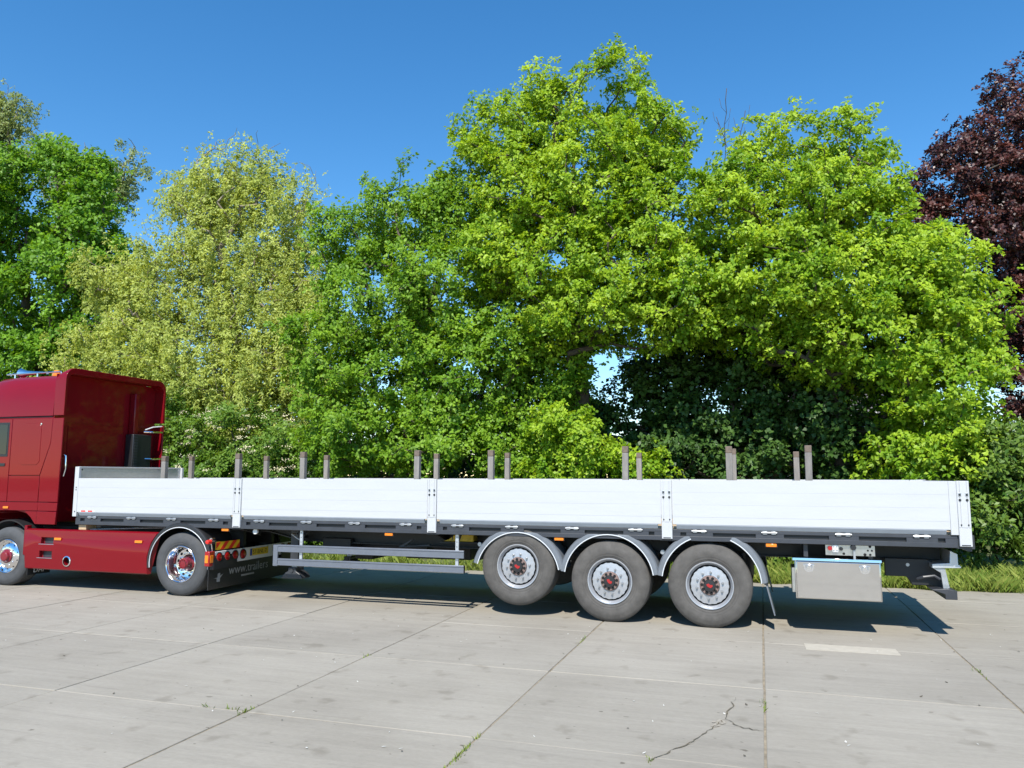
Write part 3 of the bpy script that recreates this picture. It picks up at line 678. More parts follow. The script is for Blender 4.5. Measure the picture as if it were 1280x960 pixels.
# stainless tool box
bx = G().box(11.635, 12.625, .045, .50, .425, .915).build('tool_box', STEEL, T, bevel=.008)
G().box(11.650, 12.615, .018, .044, .432, .888).build('door', STEEL, bx, bevel=.010, seg=3)
G().prism([(.006, .895), (.010, .928), (.505, .935), (.505, .917), (.040, .917), (.018, .891)], 'x', 11.61, 12.632).build('rain_lip', STEEL, bx, bevel=.002)
G().box(11.600, 11.634, .06, .48, .50, .80).build('side_bracket', BRSTEEL, bx)
for x in (11.80, 12.44):
    lt = G().prism([(x-.060, .855), (x+.060, .855), (x+.062, .80), (x+.045, .765), (x, .748), (x-.045, .765), (x-.062, .80)], 'y', .008, .0175).build('latch', CHROME, bx, bevel=.003)
    G().prism([(x-.045, .845), (x+.045, .845), (x+.040, .80), (x-.040, .80)], 'y', .0055, .0078).build('latch_recess', NUT, lt)
    G().prism([(x-.022, .84), (x+.022, .84), (x+.030, .785), (x, .768), (x-.030, .785)], 'y', -.001, .0054).build('paddle', CHROME, lt, bevel=.002)
for x in (11.75, 12.50): G().box(x, x+.05, .10, .50, .936, 1.10).build('box_hanger', CHAR, T)
# valve panel
pl = G().box(12.005, 12.570, .060, .066, .968, 1.148).build('valve_panel', BRSTEEL, T, bevel=.001)
for x, z, r_ in ((12.215, .99, .016), (12.455, .985, .018), (12.515, .985, .015), (12.49, 1.035, .012), (12.535, 1.035, .012), (12.515, 1.085, .017)):
    G().cyl((x, .058, z), (x, .0605, z), r_, n=12).build('hole', VOID, pl)
G().cyl((12.055, .06, 1.055), (12.055, .02, 1.055), .026, n=14).build('red_knob', REDMARK, pl)
wb = G().box(12.080, 12.155, .028, .060, 1.000, 1.105).build('valve_block', PLATEW, pl, bevel=.016, seg=3)
for a, b in ((12.10, 1.03), (12.135, 1.03), (12.10, 1.075), (12.135, 1.075)): G().cyl((a, .029, b), (a, .025, b), .010, n=8).build('button', GALV, wb)
G().cyl((12.185, .06, 1.05), (12.185, .03, 1.05), .022, n=12).build('black_knob', BLKPL, pl)
kn = G().cyl((12.325, .06, 1.07), (12.325, .005, 1.07), .036, .030, n=16).build('round_valve', BLKPL, pl)
G().box(12.320, 12.345, .02, .05, .93, 1.04).build('valve_stem', GALV, kn)
# rear underrun gear
for y0 in (.42, 2.05):
    pl_ = G().prism([(12.72, .70), (12.96, .70), (12.99, .66), (13.02, .60), (13.24, .60), (13.36, .56), (13.36, .84), (13.20, .92), (12.72, .92)], 'y', y0, y0+.08).build('rear_bracket', BLACK, T, bevel=.006)
    G().cyl((12.98, y0-.004, .845), (12.98, y0, .845), .022, n=10).build('bracket_bolt', GALV, pl_)
G().prism([(13.22, .835), (13.53, .845), (13.53, .865), (13.50, .885), (13.50, 1.01), (13.42, 1.05), (13.41, .90), (13.22, .885)], 'y', .22, 2.33).build('rear_bumper', ALU, T, bevel=.004)
G().prism([(13.20, .85), (13.36, .835), (13.40, .60), (13.33, .58), (13.31, .78)], 'y', .24, .30).build('bumper_stay', GALV, T, bevel=.003)
G().tube([(13.06, .30, .69), (13.12, .25, .72), (13.24, .25, .74), (13.30, .25, .70)], .018, 8).build('bumper_link', CHAR, T)
G().prism([(13.18, .585), (13.33, .535), (13.33, .475), (13.46, .475), (13.46, .58), (13.36, .60)], 'y', .16, 2.39).build('underrun_beam', CHAR, T, bevel=.006)
G().prism([(13.40, 1.10), (13.50, 1.10), (13.58, 1.06), (13.62, 1.06), (13.62, 1.113), (13.58, 1.24), (13.40, 1.24)], 'y', .04, 2.51).build('rear_beam', CHAR, T, bevel=.004)
for y in (.35, 2.0):
    lb = G().box(13.425, 13.455, y+.2, y+.5, .91, 1.0).build('tail_lamp', REDLENS, T, bevel=.01)

# ================================================================== tractor unit
K = thing('truck', 'dark red truck tractor unit coupled to the front of the white flatbed trailer', 'truck', (0, 1.25, 0))
def mirror(fn):
    for far in (False, True):
        fn((lambda y: 2.48-y) if far else (lambda y: y), far)
cab = G().prism([(-2.55, 1.12), (-2.18, 1.12), (-2.10, 1.26), (-1.52, 1.33), (-.96, 1.22), (-.86, 1.12), (-.66, 1.12), (-.66, 2.985), (-2.35, 2.985), (-2.68, 1.9)], 'y', .060, 2.42).build('cab', REDPAINT, K, bevel=.03)
sec = [(0.035, 2.990), (.045, 3.25), (.085, 3.50), (.16, 3.66), (.30, 3.745), (.6, 3.775), (1.88, 3.775), (2.18, 3.745), (2.32, 3.66), (2.395, 3.50), (2.435, 3.25), (2.445, 2.990)]
rs = G(); n = len(sec); stn = [(-2.45, .80), (-2.2, .97), (-1.8, 1.0), (-1.2, 1.0), (-.665, 1.0)]
vs = [(x, 1.24+(y-1.24)*(0.94+0.06*k), 2.99+(z-2.99)*k) for x, k in stn for y, z in sec]
fs = [tuple(range(n)), tuple(range(len(vs)-1, len(vs)-n-1, -1))]+[(i*n+j, i*n+(j+1) % n, (i+1)*n+(j+1) % n, (i+1)*n+j) for i in range(len(stn)-1) for j in range(n)]
roof = rs.add(vs, fs).build('roof_shell', REDPAINT, K, smooth=40)
def cabside(f, far):
    def P(poly, y0, y1): return G().prism(poly, 'y', *sorted((f(y0), f(y1))))
    P([(-1.595, 1.935), (-.875, 1.935), (-.672, 2.50), (-.655, 2.945), (-1.595, 2.945)], .030, .0595).build('sleeper_panel', REDPAINT, K, bevel=.008, seg=3)
    # pressed rounded rectangle on the sleeper wall
    sp_ = P([(-1.38, 2.18), (-1.30, 2.12), (-.96, 2.12), (-.90, 2.18), (-.90, 2.80), (-.96, 2.86), (-1.30, 2.86), (-1.38, 2.80)], .0245, .0298).build('pressed_panel', REDPAINT, K, bevel=.004)
    G().cyl((-.90, f(.024), 2.845), (-.90, f(.018), 2.845), .016, n=10).build('panel_rivet', CHROME, sp_)
    dr = P([(-2.60, 1.47), (-1.605, 1.47), (-1.605, 2.945), (-2.28, 2.945), (-2.62, 2.25)], .030, .0595).build('door', REDPAINT, K, bevel=.008, seg=3)
    P([(-2.54, 2.27), (-1.655, 2.27), (-1.655, 2.885), (-2.27, 2.885)], .0255, .0298).build('window_seal', BLKPL, dr, bevel=.003)
    P([(-2.50, 2.31), (-1.690, 2.31), (-1.690, 2.850), (-2.24, 2.850)], .0215, .0253).build('window', GLASS, dr, bevel=.002)
    P([(-1.95, 2.10), (-1.70, 2.10), (-1.70, 2.15), (-1.95, 2.15)], .018, .030).build('handle', BLKPL, dr, bevel=.004)
    P([(-1.595, 1.470), (-.875, 1.470), (-.875, 1.925), (-1.595, 1.925)], .030, .0595).build('locker_door', REDPAINT, K, bevel=.008, seg=3)
    P([(-2.55, 1.315), (-.870, 1.315), (-.870, 1.460), (-2.58, 1.460)], .032, .0595).build('waist_panel', REDPAINT, K, bevel=.006)
    P([(-2.53, 1.10), (-2.16, 1.10), (-2.10, 1.24), (-1.98, 1.305), (-2.54, 1.305)], .026, .0595).build('arch_panel', REDPAINT, K, bevel=.006)
    P([(-1.02, 1.305), (-.96, 1.22), (-.86, 1.13), (-.84, 1.085), (-.870, 1.085), (-.870, 1.305)], .026, .0595)
    P([(-1.15, 1.305), (-1.00, 1.20), (-.90, 1.09), (-.870, 1.085), (-.870, 1.305)], .024, .0595).build('arch_panel', REDPAINT, K, bevel=.004)
    # side air deflector behind the sleeper
    P([(-.860, 1.470), (-.420, 1.470), (-.408, 2.945), (-.648, 2.945), (-.664, 2.50), (-.860, 1.94)], .026, .062).build('side_deflector', REDPAINT, K, bevel=.010, seg=3)
    P([(-.860, 1.315), (-.425, 1.315), (-.422, 1.460), (-.860, 1.460)], .026, .062).build('deflector_band', REDPAINT, K, bevel=.006)
    P([(-.862, 1.085), (-.435, 1.085), (-.427, 1.305), (-.862, 1.305)], .018, .062).build('deflector_foot', REDPAINT, K, bevel=.008)
    mk = P([(-1.66, 1.345), (-1.54, 1.345), (-1.54, 1.385), (-1.66, 1.385)], .014, .031).build('marker_lamp', ORANGE, K, bevel=.006)
    G().tube([(-2.2, f(.02), 2.975), (-1.5, f(.022), 2.967), (-.66, f(.028), 2.967)], .006, 6).build('drip_seam', BLKPL, K)
mirror(cabside)
def fairing_ring():
    """arched rear edge of the sleeper: side fins and roof lip in one sweep, rounded upper corners"""
    def path(y0, y1, zt, r):
        p = [(y0, 2.992)]
        for k in range(9): t = math.pi-k*math.pi/16; p.append((y0+r+r*math.cos(t), zt-r+r*math.sin(t)))
        for k in range(9): t = math.pi/2-k*math.pi/16; p.append((y1-r+r*math.cos(t), zt-r+r*math.sin(t)))
        return p+[(y1, 2.992)]
    a, b = path(.026, 2.454, 3.850, .20), path(.074, 2.406, 3.745, .14); a2 = path(.034, 2.446, 3.775, .17)
    n = len(a); vs = []; fs = []
    for q, x in ((a2, -.655), (a, -.47), (a, -.408), (b, -.412), (b, -.655)): vs += [(x, y, z) for y, z in q]
    m = 5
    for k in range(m):
        l = (k+1) % m
        for i in range(n-1): fs.append((k*n+i, k*n+i+1, l*n+i+1, l*n+i))
    fs += [tuple(k*n for k in range(m)), tuple(k*n+n-1 for k in range(m))]
    return G().add(vs, fs)
fairing_ring().build('rear_fairing', REDPAINT, K, bevel=.006)
bw = G().box(-.657, -.642, .045, 2.435, 1.12, 3.74).build('rear_wall', CABBACK, K)
for y, z0, z1 in ((.26, 2.25, 2.82), (.34, 2.25, 2.82), (.22, 3.2, 3.62), (1.62, 2.2, 2.78)): G().box(-.640, -.630, y, y+.012, z0, z1).build('rib', CABBACK, bw)
G().box(-.640, -.633, .10, 2.38, 2.868, 2.88).build('rib', CABBACK, bw)
G().cyl((-.64, .13, 2.86), (-.60, .13, 2.86), .02, n=10).build('rubber_stop', ALU, bw)
du = G().box(-.639, -.50, 1.74, 1.86, 2.70, 3.55).build('intake_duct', CABBACK, K, bevel=.02)
ai = G().box(-.638, -.44, 1.68, 2.16, 1.85, 2.74).build('air_intake', BLKPL, K, bevel=.015)
for k in range(14): G().box(-.439, -.430, 1.71, 1.79, 1.95+.055*k, 1.95+.055*k+.03).build('grille_slat', CHAR, ai)
for z in (2.80, 2.26):
    G().tube([(-.48, 1.98, z), (-.42, 2.06, z), (-.40, 2.20, z), (-.41, 2.405, z+.01)], .022, 8).build('chrome_pipe', CHROME, K)
G().tube([(-.46, 2.0, 2.84), (-.42, 2.15, 2.90), (-.42, 2.40, 2.93)], .012, 6).build('air_line', PLATEW, K)
G().tube([(-.42, .10, 2.30), (-.38, .10, 2.28), (-.36, .10, 2.05), (-.40, .10, 1.92)], .014, 8).build('grab_rail', CHROME, K)
# roof furniture
be = G().lathe([(.0005, 3.90), (.05, 3.895), (.075, 3.86), (.08, 3.78), (.0005, 3.78)], (-1.30, .62, 0), 'z', 20).build('beacon', ORANGE, K)
G().cyl((-1.30, .62, 3.74), (-1.30, .62, 3.785), .085, n=18).build('beacon_base', BLKPL, be)
br = G().tube([(-2.3, .42, 3.83), (-1.6, .42, 3.835), (-.95, .42, 3.835)], .016, 8).build('roof_bar', CHROME, K)
for x in (-2.1, -1.55, -.97): G().cyl((x, .42, 3.72), (x, .42, 3.83), .014, n=8).build('bar_foot', CHROME, br)
G().lathe([(.02, -1.55), (.03, -1.75), (.05, -1.95), (.10, -2.10), (.095, -2.10), (.0005, -1.9), (.0005, -1.55)], (0, .55, 3.86), 'x', 20).build('air_horn', CHROME, K)
# front of the cab (out of the photograph)
G().prism([(-2.62, 2.15), (-2.44, 2.85), (-2.46, 2.87), (-2.65, 2.15)], 'y', .15, 2.33).build('windscreen', GLASS, K)
G().box(-2.72, -2.45, .05, 2.43, .35, 1.12).build('front_bumper', REDPAINT, K, bevel=.05, seg=3)
# chassis and skirt
for y in (.80, 1.60): G().box(-2.4, 2.86, y, y+.08, .74, 1.00).build('chassis_rail', BLACK, K)
G().box(-.62, 2.1, .68, 1.80, 1.00, 1.035).build('catwalk', BLACK, K)
G().prism([(1.35, 1.00), (2.60, 1.00), (2.66, 1.04), (2.3, 1.085), (1.5, 1.085), (1.3, 1.05)], 'y', .78, 1.70).build('fifth_wheel', BLACK, K)
G().box(-1.0, .2, .55, 1.95, .40, .76).build('gearbox', BLACK, K, bevel=.05)
G().cyl((2.24, .3, .508), (2.24, 2.2, .508), .12, n=16).cyl((2.0, 1.24, .508), (2.45, 1.24, .508), .24, .2, n=18).build('drive_axle', BLACK, K)
G().box(-1.6, -1.45, .3, 2.2, .42, .54).build('front_axle', BLACK, K)
def skirt(f, far):
    prof = [(f(.05), 1.005), (f(.018), .985), (f(.008), .84), (f(.002), .825), (f(.002), .60), (f(.015), .335), (f(.035), .318), (f(.10), .318), (f(.10), 1.005)]
    pts = []
    # skirt outline in x varies with height: rear edge follows the wheel arch
    xs = lambda z: 2.24-math.sqrt(max(.01, .665**2-(z-.52)**2)) if z < 1.1 else 1.8
    vs = [(-1.10+.06*(1.005-z)/.69, y, z) for y, z in prof]+[(min(1.80, xs(z)), y, z) for y, z in prof]; n = len(prof)
    o = G().add(vs, [tuple(range(n)), tuple(range(2*n-1, n-1, -1))]+[(i, (i+1) % n, n+(i+1) % n, n+i) for i in range(n)]).build('side_skirt', REDPAINT, K)
    lo, hi = sorted((f(-.05), f(.075)))
    cut(o, [G().box(-.70, -.42, lo, hi, .755, .865), G().box(-.72, -.44, lo, hi, .520, .635), G().cyl((.035-.13, f(-.05), .475), (.035-.13, f(.085), .475), .070, n=24)])
    b = o.modifiers.new('bevel', 'BEVEL'); b.width = .006; b.segments = 2; b.limit_method = 'ANGLE'; b.angle_limit = R(50)
    for x, z in ((-.70, .755), (-.72, .520)):
        G().box(x-.05, x+.29, *sorted((f(.0), f(.055))), z-.012, z-.001).build('step_tread', CHROME, o, bevel=.003)
        G().box(x+.02, x+.26, *sorted((f(.072), f(.11))), z, z+.10).build('step_well', CHAR, o)
    G().lathe([(.072, f(-.008)), (.088, f(-.002)), (.090, f(.012)), (.072, f(.06))], (-.095, 0, .475), 'y', 28).build('exhaust_ring', CHROME, o)
    G().cyl((-.095, f(.080), .475), (-.095, f(.105), .475), .074, n=24).build('exhaust_bore', VOID, o)
    for x in (-.315, 1.415): G().box(x-.075, x+.075, *sorted((f(-.014), f(.004))), .822, .866).build('marker_lamp', ORANGE, o, bevel=.006)
    G().box(-1.12, -1.06, *sorted((f(.02), f(.12))), .55, 1.06).build('skirt_edge', REDPAINT, o, bevel=.01)
    # rear mudguard
    fender(2.24, .52, -7, 188, .575, far=far, parent=K, mats=(BLKPL, TRIM), depth=.62, y0=(-.01 if not far else .06), band=.085, trimr=.007)
    # front wheel arch liner and flap
    fa = [(.565, f(.06)), (.59, f(.055)), (.60, f(.40)), (.575, f(.40))]
    G().arc(-1.52, .56, fa, R(2), R(178), 22).build('arch_liner', BLKPL, K)
mirror(skirt)
ff = G().box(-1.02, -1.008, .045, .50, .20, .56).build('front_flap', BLKPL, K)
MX = lambda x, y, z: Matrix(((0, 0, 1, x), (1, 0, 0, y), (0, 1, 0, z), (0, 0, 0, 1)))
text('flap_lettering', 'DAF', .13, WTEXT, ff, MX(-1.006, .16, .235))
truck_wheel(K, -1.52, .045, .51, False, False, .3); truck_wheel(K, -1.52, 2.435, .51, False, True, .3)
truck_wheel(K, 2.235, .045, .505, True, False, .15); truck_wheel(K, 2.235, 2.435, .505, True, True, .15)
# rear lamp bar, plate, hazard board, flap
X = 2.885
lb = G().box(X-.02, X, .075, 2.405, .510, .720).build('lamp_bar', PLATEW, K, bevel=.004)
for y in (.166, .366, .568, .775, 1.705, 1.912, 2.114, 2.314):
    l = G().lathe([(.0005, X+.018), (.05, X+.016), (.070, X+.006), (.074, X), (.0005, X)], (0, y, .622), 'x', 24).build('tail_lamp', REDLENS, lb)
    G().lathe([(.074, X-.001), (.074, X+.008), (.084, X+.008), (.086, X-.001)], (0, y, .622), 'x', 24).build('lamp_ring', BLKPL, l)
np_ = G().box(X, X+.005, .955, 1.475, .570, .690).build('number_plate', PLATEY, lb, bevel=.002)
G().box(X+.005, X+.006, .958, 1.018, .573, .687).build('country_band', PLATEB, np_)
text('plate_lettering', '57-BNL-7', .098, BLACK, np_, MX(X+.0052, 1.035, .595), .0008)
hz = G().box(X-.03, X-.018, .105, .700, .742, .868).build('hazard_board', YELREFL, K, bevel=.002)
for k in range(4):
    a = .105+.2*k-.10; poly = [(max(.106, min(.699, a+s)), z) for s, z in ((0, .743), (.10, .743), (.226, .867), (.126, .867))]
    if k == 0: poly = [(.106, .743), (.106, .867), (.131+.0, .867), (.106, .842)] if False else [(.106, .749), (.106, .867), (.226, .867)]
    if k == 3: poly = [(.605, .743), (.699, .743), (.699, .835)]
    G().prism(poly, 'x', X-.018, X-.0168).build('red_stripe', REDREFL, hz, smooth=0)
sl = G().box(X-.09, X+.004, -.072, .066, .500, .735).build('corner_lamp', REDLENS, K, bevel=.012)
G().box(X+.004, X+.010, -.052, .02, .555, .675).build('amber_lens', ORANGE, sl, bevel=.003)
G().box(X-.075, X-.015, -.080, -.070, .555, .675).build('amber_lens', ORANGE, sl, bevel=.003)
sk = G().tube([(X-.02, .02, .73), (X-.02, .0, .84), (X-.03, -.02, .87)], .012, 8).build('lamp_stalk', CHROME, K)
G().lathe([(.0005, -.11), (.03, -.10), (.036, -.06), (.036, -.02), (.0005, -.01)], (X-.03, 0, .885), 'y', 16).build('red_marker', REDREFL, sk)
G().lathe([(.0005, -.005), (.03, -.008), (.034, .05), (.0005, .06)], (X-.03, 0, .915), 'y', 16).build('chrome_cap', CHROME, sk)
mf = G().box(X-.05, X-.038, -.02, 2.50, .125, .505).build('rear_flap', BLKPL, K)
text('flap_lettering', 'www.trailers', .205, DIMTEXT, mf, MX(X-.037, .475, .318), .0008)
G().box(X-.038, X-.0368, .80, 1.15, .250, .278).build('worn_print', DIMTEXT, mf, smooth=0)
em = G().prism([(.20, .29), (.30, .30), (.30, .36), (.36, .37), (.36, .32), (.44, .35), (.36, .285), (.36, .23), (.28, .23), (.28, .285)], 'x', X-.0375, X-.0362).build('flap_emblem', DIMTEXT, mf, smooth=0)
em.data.transform(Matrix.Translation((0, -.10, 0)))
# kingpin coupling hoses
for k, c in enumerate((.9, 1.1, 1.3)):
    G().tube([(-.62, c, 1.9), (-.40, c+.03, 1.55), (-.22, c+.05, 1.25), (-.08, c+.02, 1.32), (-.036, c, 1.45)], .018, 6).build('air_hose', BLKPL if k else REDREFL, K)
# wooden block and steel bar lying on the tractor frame
o = G().box(.06, .22, .06, .28, 1.008, 1.094).build('wood_block', TIMBER, None, bevel=.004)
tag(o, 'small pale wooden block on the red side skirt below the trailer nose', 'block')
o = G().tube([(.26, .12, 1.012), (1.30, .16, 1.055), (1.95, .20, 1.075)], .012, 8).build('steel_bar', GALV, None)
tag(o, 'thin grey bar lying along the truck frame behind the wooden block', 'bar')
# yellow wheel chock under the bed
wc = G().prism([(6.705, .968), (6.80, 1.00), (6.90, 1.07), (6.985, 1.165), (7.03, 1.180), (7.15, 1.14), (7.19, 1.08), (7.19, .968)], 'y', .38, .56).build('wheel_chock', YELLOW, None, bevel=.008)
tag(wc, 'yellow plastic wheel chock held under the trailer bed behind the guard hanger', 'wheel chock')
for x in (6.85, 6.93): G().box(x, x+.012, .374, .384, .985, 1.04).build('grip_rib', CHAR, wc)
G().box(6.66, 7.26, .36, .60, .945, .964).build('chock_shelf', BLACK, T)

# ------------------------------------------------------------------ stakes standing in the bed
ORD = ['first', 'second', 'third', 'fourth', 'fifth', 'sixth', 'seventh', 'eighth']
near = [(1.688, 2.262), (3.162, 2.294), (4.378, 2.311), (6.349, 2.320), (7.526, 2.312), (9.487, 2.350), (10.876, 2.336), (11.852, 2.338)]
farr = [(.449, 2.318), (2.207, 2.308), (3.525, 2.316), (5.756, 2.330), (7.083, 2.335), (9.372, 2.318), (10.86, 2.372), (11.80, 2.320)]
for row, y, side in ((near, .20, 'front'), (farr, 2.30, 'rear')):
    for k, (x, h) in enumerate(row):
        e = .041; ln = random.uniform(-.008, .008)
        gb = G().add([(x-e, y-e, 1.251), (x+e, y-e, 1.251), (x+e, y+e, 1.251), (x-e, y+e, 1.251), (x-e+ln, y-e, h-.09), (x+e+ln, y-e, h-.09), (x+e+ln, y+e, h-.09), (x-e+ln, y+e, h-.09)],
                     [(0, 3, 2, 1), (4, 5, 6, 7), (0, 1, 5, 4), (1, 2, 6, 5), (2, 3, 7, 6), (3, 0, 4, 7)])
        o = gb.build('stake', STAKE, None, bevel=.006)
        tag(o, f'weathered grey stake, {ORD[k]} from the red cab in the {side} row behind the white boards', 'stake', 'stakes standing in the trailer bed')
        G().box(x-e+ln-.001, x+e+ln+.001, y-e-.001, y+e+.001, h-.089, h).build('worn_end', STAKETOP, o, bevel=.006)

